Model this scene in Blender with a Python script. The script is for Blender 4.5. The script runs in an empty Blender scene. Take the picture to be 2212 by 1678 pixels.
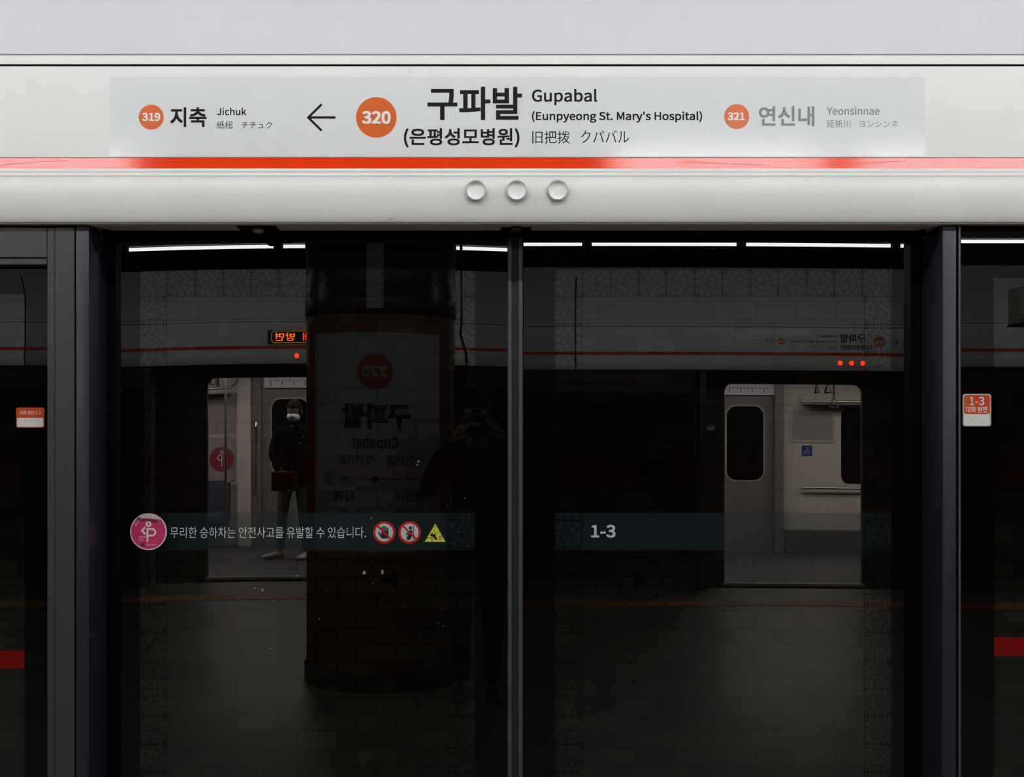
import bpy, bmesh, math, random, os
from mathutils import Vector, Matrix

random.seed(7)
sc = bpy.context.scene
col = sc.collection
F = 2858.0                      # focal length in photograph pixels
PX0, PY0 = 1029.0, 915.0        # principal point in the photograph
CY, CZ = -3.3, 1.45             # camera distance from the door glass, eye height

# ------------------------------------------------------------------ camera, world, exposure
cam_data = bpy.data.cameras.new('camera')
cam_data.sensor_fit = 'HORIZONTAL'
cam_data.sensor_width = 36.0
cam_data.lens = 36.0 * F / 2212.0
cam_data.shift_x = (1106.0 - PX0) / 2212.0
cam_data.shift_y = (PY0 - 839.0) / 2212.0
cam_data.clip_start = 0.02
cam_data.clip_end = 100
cam = bpy.data.objects.new('camera', cam_data)
cam.location = (0, CY, CZ)
cam.rotation_euler = (math.pi / 2, 0, 0)
col.objects.link(cam)
sc.camera = cam

world = bpy.data.worlds.new('world')
sc.world = world
world.use_nodes = True
world.node_tree.nodes['Background'].inputs['Color'].default_value = (0.01, 0.01, 0.012, 1)
world.node_tree.nodes['Background'].inputs['Strength'].default_value = 0.02

vs = sc.view_settings
sc.display_settings.display_device = 'sRGB'
vs.view_transform = 'Standard'
vs.look = 'None'
vs.gamma = 1.0
vs.use_curve_mapping = False
vs.exposure = 0.0
sc.cycles.caustics_reflective = False
sc.cycles.caustics_refractive = False
sc.cycles.use_denoising = True

TUBE = 73.0                     # radiance of the platform's fluorescent tubes
FAR_TUBE = 22.0                 # row across the platform, set weaker to dim the reflected header
FILL_TUBE = 14.0              # unseen tubes added under the platform edge to light the track wall
TRAIN_LIGHT = 32.0               # ceiling light panels inside the train


# ------------------------------------------------------------------ coordinates
def X(px, y=0.0):
    return (px - PX0) * (y - CY) / F


def Z(py, y=0.0):
    return CZ - (py - PY0) * (y - CY) / F


# ------------------------------------------------------------------ materials
def srgb(r, g, b):
    def f(c):
        c /= 255.0
        return c / 12.92 if c <= 0.04045 else ((c + 0.055) / 1.055) ** 2.4
    return (f(r), f(g), f(b), 1.0)


def nt_new(name):
    m = bpy.data.materials.new(name)
    m.use_nodes = True
    nt = m.node_tree
    for n in list(nt.nodes):
        nt.nodes.remove(n)
    out = nt.nodes.new('ShaderNodeOutputMaterial')
    return m, nt, out


def mat(name, color, rough=0.5, metal=0.0, spec=0.5, ior=1.5, noise=0.0, nscale=30.0, bump=0.0, bscale=200.0, coat=0.0):
    m, nt, out = nt_new(name)
    p = nt.nodes.new('ShaderNodeBsdfPrincipled')
    c = tuple(color[:3]) + (1.0,)
    p.inputs['Base Color'].default_value = c
    p.inputs['Roughness'].default_value = rough
    p.inputs['Metallic'].default_value = metal
    p.inputs['Specular IOR Level'].default_value = spec
    p.inputs['IOR'].default_value = ior
    p.inputs['Coat Weight'].default_value = coat
    tc = nt.nodes.new('ShaderNodeTexCoord')
    if noise > 0:
        n = nt.nodes.new('ShaderNodeTexNoise')
        n.inputs['Scale'].default_value = nscale
        n.inputs['Detail'].default_value = 5
        nt.links.new(tc.outputs['Object'], n.inputs['Vector'])
        mr = nt.nodes.new('ShaderNodeMapRange')
        mr.inputs['From Min'].default_value = 0.3
        mr.inputs['From Max'].default_value = 0.7
        mr.inputs['To Min'].default_value = 1.0 - noise
        mr.inputs['To Max'].default_value = 1.0 + noise
        nt.links.new(n.outputs['Fac'], mr.inputs['Value'])
        mx = nt.nodes.new('ShaderNodeMix')
        mx.data_type = 'RGBA'
        mx.blend_type = 'MULTIPLY'
        mx.inputs[0].default_value = 1.0
        mx.inputs[6].default_value = c
        nt.links.new(mr.outputs['Result'], mx.inputs[7])
        nt.links.new(mx.outputs[2], p.inputs['Base Color'])
    if bump > 0:
        n = nt.nodes.new('ShaderNodeTexNoise')
        n.inputs['Scale'].default_value = bscale
        n.inputs['Detail'].default_value = 3
        nt.links.new(tc.outputs['Object'], n.inputs['Vector'])
        b = nt.nodes.new('ShaderNodeBump')
        b.inputs['Strength'].default_value = bump
        b.inputs['Distance'].default_value = 0.001
        nt.links.new(n.outputs['Fac'], b.inputs['Height'])
        nt.links.new(b.outputs['Normal'], p.inputs['Normal'])
    nt.links.new(p.outputs[0], out.inputs['Surface'])
    return m


def emit(name, color, strength):
    m, nt, out = nt_new(name)
    e = nt.nodes.new('ShaderNodeEmission')
    e.inputs['Color'].default_value = tuple(color[:3]) + (1.0,)
    e.inputs['Strength'].default_value = strength
    nt.links.new(e.outputs[0], out.inputs['Surface'])
    return m


def warp_normal(nt, sa, sb, c, x0, w):
    """Slight bow of a toughened pane: the normal leans by a few thousandths, more or less along the pane."""
    N, L = nt.nodes.new, nt.links.new
    g = N('ShaderNodeNewGeometry')
    s = N('ShaderNodeSeparateXYZ')
    L(g.outputs['Position'], s.inputs[0])
    mr = N('ShaderNodeMapRange')
    mr.interpolation_type = 'SMOOTHSTEP'
    mr.inputs['From Min'].default_value = 1.635
    mr.inputs['From Max'].default_value = 1.889
    mr.inputs['To Min'].default_value = sb
    mr.inputs['To Max'].default_value = sa
    L(s.outputs['Z'], mr.inputs['Value'])
    a = N('ShaderNodeMath'); a.operation = 'SUBTRACT'; a.inputs[1].default_value = x0
    L(s.outputs['X'], a.inputs[0])
    b = N('ShaderNodeMath'); b.operation = 'DIVIDE'; b.inputs[1].default_value = w
    L(a.outputs[0], b.inputs[0])
    q = N('ShaderNodeMath'); q.operation = 'MULTIPLY'
    L(b.outputs[0], q.inputs[0]); L(b.outputs[0], q.inputs[1])
    k = N('ShaderNodeMath'); k.operation = 'MULTIPLY_ADD'; k.inputs[1].default_value = c
    L(q.outputs[0], k.inputs[0]); L(mr.outputs['Result'], k.inputs[2])
    t = N('ShaderNodeMath'); t.operation = 'MULTIPLY'; t.inputs[1].default_value = 1.0 / (2 * F)
    L(k.outputs[0], t.inputs[0])
    cz = N('ShaderNodeCombineXYZ')
    L(t.outputs[0], cz.inputs['Z'])
    ad = N('ShaderNodeVectorMath'); ad.operation = 'ADD'
    L(g.outputs['Normal'], ad.inputs[0]); L(cz.outputs[0], ad.inputs[1])
    nm = N('ShaderNodeVectorMath'); nm.operation = 'NORMALIZE'
    L(ad.outputs[0], nm.inputs[0])
    return nm.outputs[0]


def glass_clear(name, tint, warp):
    """Smoked pane: both faces' Fresnel reflection, the rest goes through the tint."""
    m, nt, out = nt_new(name)
    N, L = nt.nodes.new, nt.links.new
    nrm = warp_normal(nt, *warp) if warp else None
    fr = N('ShaderNodeFresnel'); fr.inputs['IOR'].default_value = 1.52
    r2 = N('ShaderNodeMath'); r2.operation = 'MULTIPLY'; r2.inputs[1].default_value = 2.0
    L(fr.outputs[0], r2.inputs[0])
    r1 = N('ShaderNodeMath'); r1.operation = 'ADD'; r1.inputs[1].default_value = 1.0
    L(fr.outputs[0], r1.inputs[0])
    rr = N('ShaderNodeMath'); rr.operation = 'DIVIDE'
    L(r2.outputs[0], rr.inputs[0]); L(r1.outputs[0], rr.inputs[1])
    tr = N('ShaderNodeBsdfTransparent'); tr.inputs['Color'].default_value = tuple(tint) + (1.0,)
    gl = N('ShaderNodeBsdfGlossy'); gl.inputs['Roughness'].default_value = 0.0
    gl.inputs['Color'].default_value = (0.97, 1.0, 0.98, 1)
    if nrm:
        L(nrm, gl.inputs['Normal']); L(nrm, fr.inputs['Normal'])
    mx = N('ShaderNodeMixShader')
    L(rr.outputs[0], mx.inputs[0]); L(tr.outputs[0], mx.inputs[1]); L(gl.outputs[0], mx.inputs[2])
    L(mx.outputs[0], out.inputs['Surface'])
    return m


def glass_print(name, color, warp, ior=1.5, rough=0.0):
    """Ceramic print fired on the pane: opaque colour under one glossy face."""
    m, nt, out = nt_new(name)
    p = nt.nodes.new('ShaderNodeBsdfPrincipled')
    p.inputs['Base Color'].default_value = tuple(color[:3]) + (1.0,)
    p.inputs['Roughness'].default_value = rough
    p.inputs['IOR'].default_value = ior
    if warp:
        nt.links.new(warp_normal(nt, *warp), p.inputs['Normal'])
    nt.links.new(p.outputs[0], out.inputs['Surface'])
    return m


def through(name):
    m, nt, out = nt_new(name)
    t = nt.nodes.new('ShaderNodeBsdfTransparent')
    nt.links.new(t.outputs[0], out.inputs['Surface'])
    return m


def brick_mat(name, c1, c2, mortar, bw, bh, axes, rough=0.4, msize=0.004, offset=0.5, noise=0.25, coat=0.0):
    m, nt, out = nt_new(name)
    N, L = nt.nodes.new, nt.links.new
    tc = N('ShaderNodeTexCoord')
    s = N('ShaderNodeSeparateXYZ'); L(tc.outputs['Object'], s.inputs[0])
    c = N('ShaderNodeCombineXYZ')
    L(s.outputs[axes[0]], c.inputs['X']); L(s.outputs[axes[1]], c.inputs['Y'])
    b = N('ShaderNodeTexBrick')
    b.offset = offset
    b.inputs['Scale'].default_value = 1.0
    b.inputs['Mortar Size'].default_value = msize
    b.inputs['Brick Width'].default_value = bw
    b.inputs['Row Height'].default_value = bh
    b.inputs['Bias'].default_value = 0.0
    b.inputs['Color1'].default_value = tuple(c1) + (1,)
    b.inputs['Color2'].default_value = tuple(c2) + (1,)
    b.inputs['Mortar'].default_value = tuple(mortar) + (1,)
    L(c.outputs[0], b.inputs['Vector'])
    n = N('ShaderNodeTexNoise'); n.inputs['Scale'].default_value = 6; n.inputs['Detail'].default_value = 8
    L(tc.outputs['Object'], n.inputs['Vector'])
    mr = N('ShaderNodeMapRange')
    mr.inputs['From Min'].default_value = 0.3; mr.inputs['From Max'].default_value = 0.7
    mr.inputs['To Min'].default_value = 1 - noise; mr.inputs['To Max'].default_value = 1 + noise
    L(n.outputs['Fac'], mr.inputs['Value'])
    mx = N('ShaderNodeMix'); mx.data_type = 'RGBA'; mx.blend_type = 'MULTIPLY'; mx.inputs[0].default_value = 1
    L(b.outputs['Color'], mx.inputs[6]); L(mr.outputs['Result'], mx.inputs[7])
    p = N('ShaderNodeBsdfPrincipled')
    p.inputs['Roughness'].default_value = rough
    p.inputs['Coat Weight'].default_value = coat
    L(mx.outputs[2], p.inputs['Base Color'])
    L(p.outputs[0], out.inputs['Surface'])
    return m


# bow of each pane: shift high on the pane, shift lower down, sideways bow, its middle, its half width
WARP_L = (4.0, -17.0, 11.0, X(690), 0.48)
WARP_R = (-3.0, 2.0, 6.0, X(1330), 0.75)
WARP_FL = (0.0, -8.0, 0.0, 0.0, 1.0)
WARP_FR = (4.0, -2.0, 0.0, 0.0, 1.0)
TINT = (0.13, 0.135, 0.13)
BLACK_PRINT = (0.0012, 0.0014, 0.0016)

M = {}
M['header_white'] = mat('header_white', (0.80, 0.79, 0.76), 0.42, noise=0.025, nscale=5, bump=0.05, bscale=500)
M['header_upper'] = mat('header_upper', (0.635, 0.630, 0.680), 0.45, noise=0.025, nscale=2.5)
M['sign_film'] = mat('sign_film', (0.765, 0.775, 0.775), 0.12, noise=0.012, nscale=8, bump=0.02, bscale=330)
M['stripe_orange'] = mat('stripe_orange', (0.88, 0.050, 0.003), 0.105, spec=0.5, ior=1.47, bump=0.02, bscale=260)
M['slot_black'] = mat('slot_black', (0.003, 0.002, 0.004), 0.8, spec=0.04)
M['groove_grey'] = mat('groove_grey', (0.22, 0.22, 0.21), 0.6)
M['soffit'] = mat('soffit', (0.66, 0.58, 0.51), 0.5, noise=0.05)
M['sign_ink'] = mat('sign_ink', (0.011, 0.007, 0.009), 0.5, spec=0.12)
M['sign_grey'] = mat('sign_grey', (0.20, 0.225, 0.24), 0.3)
M['sign_orange'] = mat('sign_orange', (0.74, 0.135, 0.022), 0.22)
M['sign_white'] = mat('sign_white', (0.80, 0.80, 0.79), 0.3)
M['frame_grey'] = mat('frame_grey', (0.042, 0.043, 0.046), 0.42, spec=0.5, noise=0.05, nscale=40)
M['frame_blue'] = mat('frame_blue', (0.0165, 0.018, 0.030), 0.38, spec=0.5, noise=0.05, nscale=30)
M['frame_dark'] = mat('frame_dark', (0.022, 0.024, 0.027), 0.32)
M['edge_metal'] = mat('edge_metal', (0.065, 0.070, 0.078), 0.35, metal=0.0)
M['rubber'] = mat('rubber', (0.008, 0.007, 0.007), 0.7)
M['matte_black'] = mat('matte_black', (0.002, 0.002, 0.0022), 0.85, spec=0.05)
M['chrome'] = mat('chrome', (0.75, 0.75, 0.74), 0.12, metal=1.0)
M['lamp_lens'] = mat('lamp_lens', (0.86, 0.87, 0.84), 0.12, spec=0.5)
M['lamp_lit'] = emit('lamp_lit', (1.0, 0.045, 0.012), 14.0)
M['sensor_glass'] = mat('sensor_glass', (0.18, 0.18, 0.16), 0.12)
M['through'] = through('glass_rear_face')
for k, w in (('L', WARP_L), ('R', WARP_R), ('FL', WARP_FL), ('FR', WARP_FR)):
    M['clear' + k] = glass_clear('smoked_glass_' + k, TINT, w)
    M['frit' + k] = glass_print('black_ceramic_print_' + k, BLACK_PRINT, w)
    M['teal' + k] = glass_print('teal_print_' + k, (0.010, 0.0155, 0.017), w, ior=1.58)
M['band_text'] = mat('band_text', (0.52, 0.60, 0.61), 0.4)
M['red_tape'] = glass_print('red_tape', (0.20, 0.004, 0.002), None)
M['plate_orange'] = mat('plate_orange', (0.56, 0.066, 0.007), 0.5, spec=0.25)
M['plate_grey'] = mat('plate_grey', (0.42, 0.45, 0.44), 0.4)
M['plate_white'] = mat('plate_white', (0.74, 0.72, 0.66), 0.45, noise=0.05, nscale=120)
M['braille'] = mat('braille_dots', (0.40, 0.37, 0.33), 0.4)
M['pink'] = mat('sticker_pink', (0.72, 0.035, 0.16), 0.4)
M['sticker_white'] = mat('sticker_white', (0.84, 0.82, 0.81), 0.45)
M['sticker_torn'] = mat('sticker_torn', (0.55, 0.42, 0.42), 0.8, noise=0.2, nscale=300)
M['sticker_purple'] = mat('sticker_purple', (0.09, 0.025, 0.19), 0.4)
M['sticker_red'] = mat('sticker_red', (0.50, 0.012, 0.012), 0.4)
M['sticker_pale'] = mat('sticker_pale', (0.52, 0.56, 0.53), 0.4)
M['sticker_yellow'] = mat('sticker_yellow', (0.68, 0.72, 0.045), 0.4)
M['sticker_ink'] = mat('sticker_ink', (0.008, 0.008, 0.009), 0.4)
M['speck'] = mat('dried_drip', (0.22, 0.225, 0.22), 0.7)
M['floor'] = brick_mat('granite_floor', (0.092, 0.081, 0.069), (0.115, 0.102, 0.088), (0.03, 0.027, 0.024), 0.6, 0.3, ('X', 'Y'), rough=0.42, msize=0.004, noise=0.2)
M['tactile'] = mat('tactile_yellow', (0.40, 0.12, 0.018), 0.6, noise=0.15)
M['ceiling'] = mat('ceiling_dark', (0.03, 0.03, 0.032), 0.8)
M['end_wall'] = brick_mat('end_wall_tile', (0.25, 0.22, 0.18), (0.30, 0.27, 0.22), (0.1, 0.09, 0.08), 0.3, 0.3, ('Y', 'Z'))
M['track_tile'] = brick_mat('track_wall_tile', (0.17, 0.095, 0.06), (0.42, 0.36, 0.25), (0.05, 0.035, 0.025), 0.226, 0.0972, ('X', 'Z'), rough=0.5, msize=0.0035, noise=0.3)
M['track_red'] = mat('track_wall_red', (0.50, 0.018, 0.012), 0.5, noise=0.3, nscale=5)
M['concrete'] = mat('track_concrete', (0.09, 0.085, 0.08), 0.9, noise=0.3)
M['ballast'] = mat('rail_steel', (0.12, 0.10, 0.09), 0.4, metal=0.8)
M['housing'] = mat('lamp_housing', (0.16, 0.16, 0.165), 0.5)
M['tube'] = emit('tube_glow', (0.97, 1.0, 1.0), TUBE)
M['far_tube'] = emit('dimmed_tube_glow', (0.97, 1.0, 1.0), FAR_TUBE)
M['fill_tube'] = emit('fill_tube_glow', (1.0, 0.95, 0.86), FILL_TUBE)
M['col_tile'] = brick_mat('column_tile', (0.045, 0.018, 0.011), (0.075, 0.032, 0.02), (0.02, 0.012, 0.01), 0.2, 0.1, ('X', 'Z'), rough=0.25, noise=0.25)
M['col_wrap'] = mat('column_wrap', (0.020, 0.004, 0.004), 0.30, spec=0.2, bump=0.4, bscale=30)
M['board'] = mat('column_board', (0.19, 0.21, 0.23), 0.35)
M['board_rim'] = mat('column_board_rim', (0.10, 0.012, 0.006), 0.35)
M['board_disc'] = mat('column_board_disc', (0.20, 0.022, 0.008), 0.35)
M['cable'] = mat('cable_black', (0.01, 0.01, 0.01), 0.5)
M['hang_sign'] = mat('hanging_sign', (0.30, 0.28, 0.24), 0.5)
M['hang_face'] = mat('hanging_sign_face', (0.55, 0.51, 0.44), 0.5)
M['led_case'] = mat('display_case', (0.006, 0.006, 0.006), 0.5)
M['led_yellow'] = emit('display_border', (0.75, 0.62, 0.02), 2.6)
M['led_red'] = emit('display_red', (1.0, 0.03, 0.015), 14.0)
M['led_orange'] = emit('display_orange', (1.0, 0.13, 0.02), 14.0)
M['train_body'] = mat('train_steel_shaded', (0.035, 0.035, 0.037), 0.4)  # silver body given a dark colour that stands in for shade
M['train_stripe'] = mat('train_stripe', (0.07, 0.012, 0.006), 0.4)
M['train_wall'] = mat('train_wall', (0.60, 0.535, 0.475), 0.45, noise=0.05)
M['train_door'] = mat('train_door', (0.20, 0.18, 0.165), 0.4, metal=0.1)
M['train_floor'] = mat('train_floor', (0.055, 0.055, 0.065), 0.5, noise=0.15)
M['pale_rim'] = mat('pale_rim', (0.50, 0.47, 0.44), 0.4)
M['train_window'] = glass_print('train_window', (0.006, 0.006, 0.007), None)
M['steel'] = mat('brushed_steel', (0.62, 0.60, 0.58), 0.22, metal=1.0)
M['train_glow'] = emit('train_light_panel', (1.0, 0.93, 0.85), TRAIN_LIGHT)
M['poster_pale'] = mat('poster_pale', (0.36, 0.29, 0.29), 0.5, noise=0.15, nscale=10)
M['poster_pink'] = mat('poster_pink', (0.30, 0.03, 0.065), 0.5)
M['poster_mark'] = mat('poster_mark', (0.75, 0.62, 0.62), 0.5)
M['route_map'] = mat('route_map', (0.75, 0.72, 0.85), 0.4)
M['route_ink'] = mat('route_ink', (0.12, 0.08, 0.09), 0.5)
M['blue_sign'] = mat('blue_sign', (0.02, 0.05, 0.22), 0.4)
M['seat'] = mat('seat_fabric', (0.05, 0.06, 0.10), 0.8)
M['strap'] = mat('strap_black', (0.02, 0.018, 0.018), 0.5)
M['skin'] = mat('skin', (0.20, 0.11, 0.08), 0.6, spec=0.2)
M['hair'] = mat('hair', (0.006, 0.005, 0.005), 0.7, spec=0.1)
M['eye'] = mat('eye_white', (0.6, 0.6, 0.58), 0.3)
M['lips'] = mat('lips', (0.42, 0.16, 0.13), 0.5)
M['cloth_black'] = mat('cloth_black', (0.007, 0.007, 0.008), 0.9, spec=0.05)
M['cloth_dark'] = mat('cloth_dark', (0.03, 0.03, 0.035), 0.85)
M['cloth_red'] = mat('cloth_red', (0.055, 0.008, 0.007), 0.85, spec=0.1)
M['cloth_grey'] = mat('cloth_grey', (0.085, 0.09, 0.095), 0.85, spec=0.1)
M['mask_white'] = mat('mask_white', (0.85, 0.85, 0.87), 0.7)
M['shoe_pale'] = mat('shoe_pale', (0.5, 0.38, 0.34), 0.6)
M['shoe_black'] = mat('shoe_black', (0.01, 0.01, 0.011), 0.5)


# ------------------------------------------------------------------ mesh helpers
class MB:
    """Collects shapes, then links them as ONE mesh object."""

    def __init__(self):
        self.bm = bmesh.new()

    def box(self, x0, x1, y0, y1, z0, z1, bev=0.0, seg=2):
        b = bmesh.new()
        bmesh.ops.create_cube(b, size=1.0)
        for v in b.verts:
            v.co = Vector(((x0 + x1) / 2 + v.co.x * (x1 - x0), (y0 + y1) / 2 + v.co.y * (y1 - y0), (z0 + z1) / 2 + v.co.z * (z1 - z0)))
        if bev > 0:
            bmesh.ops.bevel(b, geom=list(b.edges), offset=bev, segments=seg, affect='EDGES', profile=0.5)
        return self.merge(b)

    def merge(self, b, mtx=None):
        if mtx is not None:
            b.transform(mtx)
        me = bpy.data.meshes.new('tmp')
        b.to_mesh(me)
        b.free()
        self.bm.from_mesh(me)
        bpy.data.meshes.remove(me)
        return self

    def poly(self, pts, y, thick=0.0):
        """Flat shape given by (x, z) points at depth y; a positive thickness goes backwards from the face."""
        b = bmesh.new()
        vs_ = [b.verts.new((p[0], y, p[1])) for p in pts]
        f = b.faces.new(vs_)
        f.normal_update()
        if f.normal.y > 0:
            f.normal_flip()
        if thick > 0:
            r = bmesh.ops.extrude_face_region(b, geom=[f])
            for e in r['geom']:
                if isinstance(e, bmesh.types.BMVert):
                    e.co.y += thick
            bmesh.ops.recalc_face_normals(b, faces=list(b.faces))
        return self.merge(b)

    def ngon(self, cx, cz, r, y, n=48, thick=0.0, rz=None):
        return self.poly([(cx + r * math.cos(2 * math.pi * i / n), cz + (rz or r) * math.sin(2 * math.pi * i / n)) for i in range(n)], y, thick)

    def ring(self, cx, cz, r0, r1, y, n=64, a0=0.0, a1=2 * math.pi):
        b = bmesh.new()
        full = abs(a1 - a0 - 2 * math.pi) < 1e-6
        k = n if full else n + 1
        A = [a0 + (a1 - a0) * i / n for i in range(k)]
        i_ = [b.verts.new((cx + r0 * math.cos(a), y, cz + r0 * math.sin(a))) for a in A]
        o_ = [b.verts.new((cx + r1 * math.cos(a), y, cz + r1 * math.sin(a))) for a in A]
        for j in range(n):
            q = (j + 1) % k
            b.faces.new((i_[j], i_[q], o_[q], o_[j]))
        return self.merge(b)

    def rrect(self, x0, x1, z0, z1, r, y, thick=0.0, n=6):
        return self.poly(rrect_pts(x0, x1, z0, z1, r, n), y, thick)

    def stroke(self, pts, w, y, caps=True, closed=False):
        """Flat line of width w through (x, z) points."""
        b = bmesh.new()
        lay = 0
        P = list(pts) + ([pts[0]] if closed else [])
        for (ax, az), (bx_, bz) in zip(P, P[1:]):
            d = Vector((bx_ - ax, bz - az))
            if d.length < 1e-9:
                continue
            n = Vector((-d.y, d.x)).normalized() * w / 2
            lay += 1
            b.faces.new([b.verts.new((q[0], y - 8e-6 * lay, q[1])) for q in ((ax + n.x, az + n.y), (ax - n.x, az - n.y), (bx_ - n.x, bz - n.y), (bx_ + n.x, bz + n.y))])
        if caps:
            for (ax, az) in pts:
                lay += 1
                b.faces.new([b.verts.new((ax + w / 2 * math.cos(t * math.pi / 6), y - 8e-6 * lay, az + w / 2 * math.sin(t * math.pi / 6))) for t in range(12)])
        return self.merge(b)

    def tube(self, pts, r, n=12):
        b = bmesh.new()
        P = [Vector(p) for p in pts]
        rings = []
        ref = Vector((0, 0, 1))
        for i, p in enumerate(P):
            d = (P[min(i + 1, len(P) - 1)] - P[max(i - 1, 0)]).normalized()
            u = d.cross(ref)
            if u.length < 1e-3:
                u = d.cross(Vector((1, 0, 0)))
            u.normalize()
            v = d.cross(u).normalized()
            rr = r[i] if isinstance(r, (list, tuple)) else r
            rings.append([b.verts.new(p + u * rr * math.cos(2 * math.pi * k / n) + v * rr * math.sin(2 * math.pi * k / n)) for k in range(n)])
        for a, c in zip(rings, rings[1:]):
            for k in range(n):
                b.faces.new((a[k], a[(k + 1) % n], c[(k + 1) % n], c[k]))
        b.faces.new(rings[0]); b.faces.new(rings[-1])
        bmesh.ops.recalc_face_normals(b, faces=list(b.faces))
        return self.merge(b)

    def lathe(self, prof, axis_o, axis='Y', n=32, caps=True):
        """Profile of (radius, along) pairs turned about an axis."""
        b = bmesh.new()
        rings = []
        for (r, h) in prof:
            ring = []
            for k in range(n):
                a = 2 * math.pi * k / n
                c, s = r * math.cos(a), r * math.sin(a)
                co = {'Y': (c, h, s), 'Z': (c, s, h), 'X': (h, c, s)}[axis]
                ring.append(b.verts.new(Vector(co) + Vector(axis_o)))
            rings.append(ring)
        for a, c in zip(rings, rings[1:]):
            for k in range(n):
                b.faces.new((a[k], a[(k + 1) % n], c[(k + 1) % n], c[k]))
        if caps:
            b.faces.new(rings[0]); b.faces.new(rings[-1])
        bmesh.ops.remove_doubles(b, verts=list(b.verts), dist=1e-6)
        bmesh.ops.recalc_face_normals(b, faces=list(b.faces))
        return self.merge(b)

    def extrude_profile(self, prof, x0, x1, closed=False):
        """(y, z) profile swept along X."""
        b = bmesh.new()
        A = [b.verts.new((x0, p[0], p[1])) for p in prof]
        B = [b.verts.new((x1, p[0], p[1])) for p in prof]
        k = len(prof)
        for i in range(k if closed else k - 1):
            j = (i + 1) % k
            b.faces.new((A[i], A[j], B[j], B[i]))
        if closed:
            b.faces.new(A); b.faces.new(B)
        bmesh.ops.recalc_face_normals(b, faces=list(b.faces))
        return self.merge(b)

    def build(self, name, m, parent=None, smooth=False, angle=40):
        me = bpy.data.meshes.new(name)
        self.bm.normal_update()
        self.bm.to_mesh(me)
        self.bm.free()
        ms = m if isinstance(m, (list, tuple)) else [m]
        for q in ms:
            me.materials.append(q)
        if smooth:
            for p in me.polygons:
                p.use_smooth = True
            me.set_sharp_from_angle(angle=math.radians(angle))
        o = bpy.data.objects.new(name, me)
        col.objects.link(o)
        if parent is not None:
            o.parent = parent
        return o


def rrect_pts(x0, x1, z0, z1, r, n=6):
    pts = []
    for (cx, cz, a) in ((x1 - r, z1 - r, 0), (x0 + r, z1 - r, 90), (x0 + r, z0 + r, 180), (x1 - r, z0 + r, 270)):
        for i in range(n + 1):
            t = math.radians(a + 90 * i / n)
            pts.append((cx + r * math.cos(t), cz + r * math.sin(t)))
    return pts


def tag(o, label=None, cat=None, group=None, kind=None):
    if label: o['label'] = label
    if cat: o['category'] = cat
    if group: o['group'] = group
    if kind: o['kind'] = kind
    return o


def empty(name, loc=(0, 0, 0), rz=0.0, label=None, cat=None, group=None, kind=None):
    o = bpy.data.objects.new(name, None)
    o.empty_display_size = 0.1
    o.location = loc
    o.rotation_euler = (0, 0, rz)
    col.objects.link(o)
    return tag(o, label, cat, group, kind)


def copy_tree(o, parent=None):
    c = o.copy()
    col.objects.link(c)
    c.parent = parent
    for ch in list(o.children):
        copy_tree(ch, c)
    return c


# ------------------------------------------------------------------ lettering
FONT = None
try:
    fd = bpy.utils.system_resource('DATAFILES', path='fonts')
    fp = os.path.join(fd, 'Noto Sans CJK Regular.woff2')
    if os.path.exists(fp):
        FONT = bpy.data.fonts.load(fp)
except Exception:
    FONT = None


def text_mesh(s, bold=0.0, res=4):
    cu = bpy.data.curves.new('lettering_curve', 'FONT')
    cu.body = s
    if FONT:
        cu.font = FONT
    cu.size = 1.0
    cu.offset = bold
    cu.resolution_u = res
    ob = bpy.data.objects.new('lettering_curve', cu)
    col.objects.link(ob)
    dg = bpy.context.evaluated_depsgraph_get()
    me = bpy.data.meshes.new_from_object(ob.evaluated_get(dg))
    bpy.data.objects.remove(ob)
    bpy.data.curves.remove(cu)
    return me


def text_bm(s, x0, x1, z0, z1, y, bold=0.0, res=4):
    bold *= 0.55
    me = text_mesh(s, 0.0, res)
    xs = [v.co.x for v in me.vertices]
    ys = [v.co.y for v in me.vertices]
    ax, bx_, ay, by = min(xs) - bold, max(xs) + bold, min(ys) - bold, max(ys) + bold
    b = bmesh.new()
    b.from_mesh(me)
    if bold > 0:                    # heavier weight: the same outlines spread by half the extra stroke
        for k_, (dx, dy) in enumerate(((1, 1), (1, -1), (-1, 1), (-1, -1), (1, 0), (-1, 0), (0, 1), (0, -1))):
            n0 = len(b.verts)
            b.from_mesh(me)
            b.verts.ensure_lookup_table()
            for v in b.verts[n0:]:
                v.co.x += dx * bold
                v.co.y += dy * bold
                v.co.z += 12e-6 * (k_ + 1)      # ink laid in hair-thin layers
    bpy.data.meshes.remove(me)
    for v in b.verts:
        v.co = Vector((x0 + (v.co.x - ax) / (bx_ - ax) * (x1 - x0), y - v.co.z, z0 + (v.co.y - ay) / (by - ay) * (z1 - z0)))
    return b


def text(s, box, y, m, parent, bold=0.0, name='lettering', res=4):
    """Printed words filling the (x0, x1, z0, z1) box."""
    mb = MB()
    mb.merge(text_bm(s, *box, y, bold, res))
    return mb.build(name, m, parent)


def pxbox(x0, x1, y0, y1, d):
    return (X(x0, d), X(x1, d), Z(y1, d), Z(y0, d))


# ================================================================== SETTING
def slab(name, m, x0, x1, y0, y1, z0, z1):
    return tag(MB().box(x0, x1, y0, y1, z0, z1).build(name, m), kind='structure')


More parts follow.
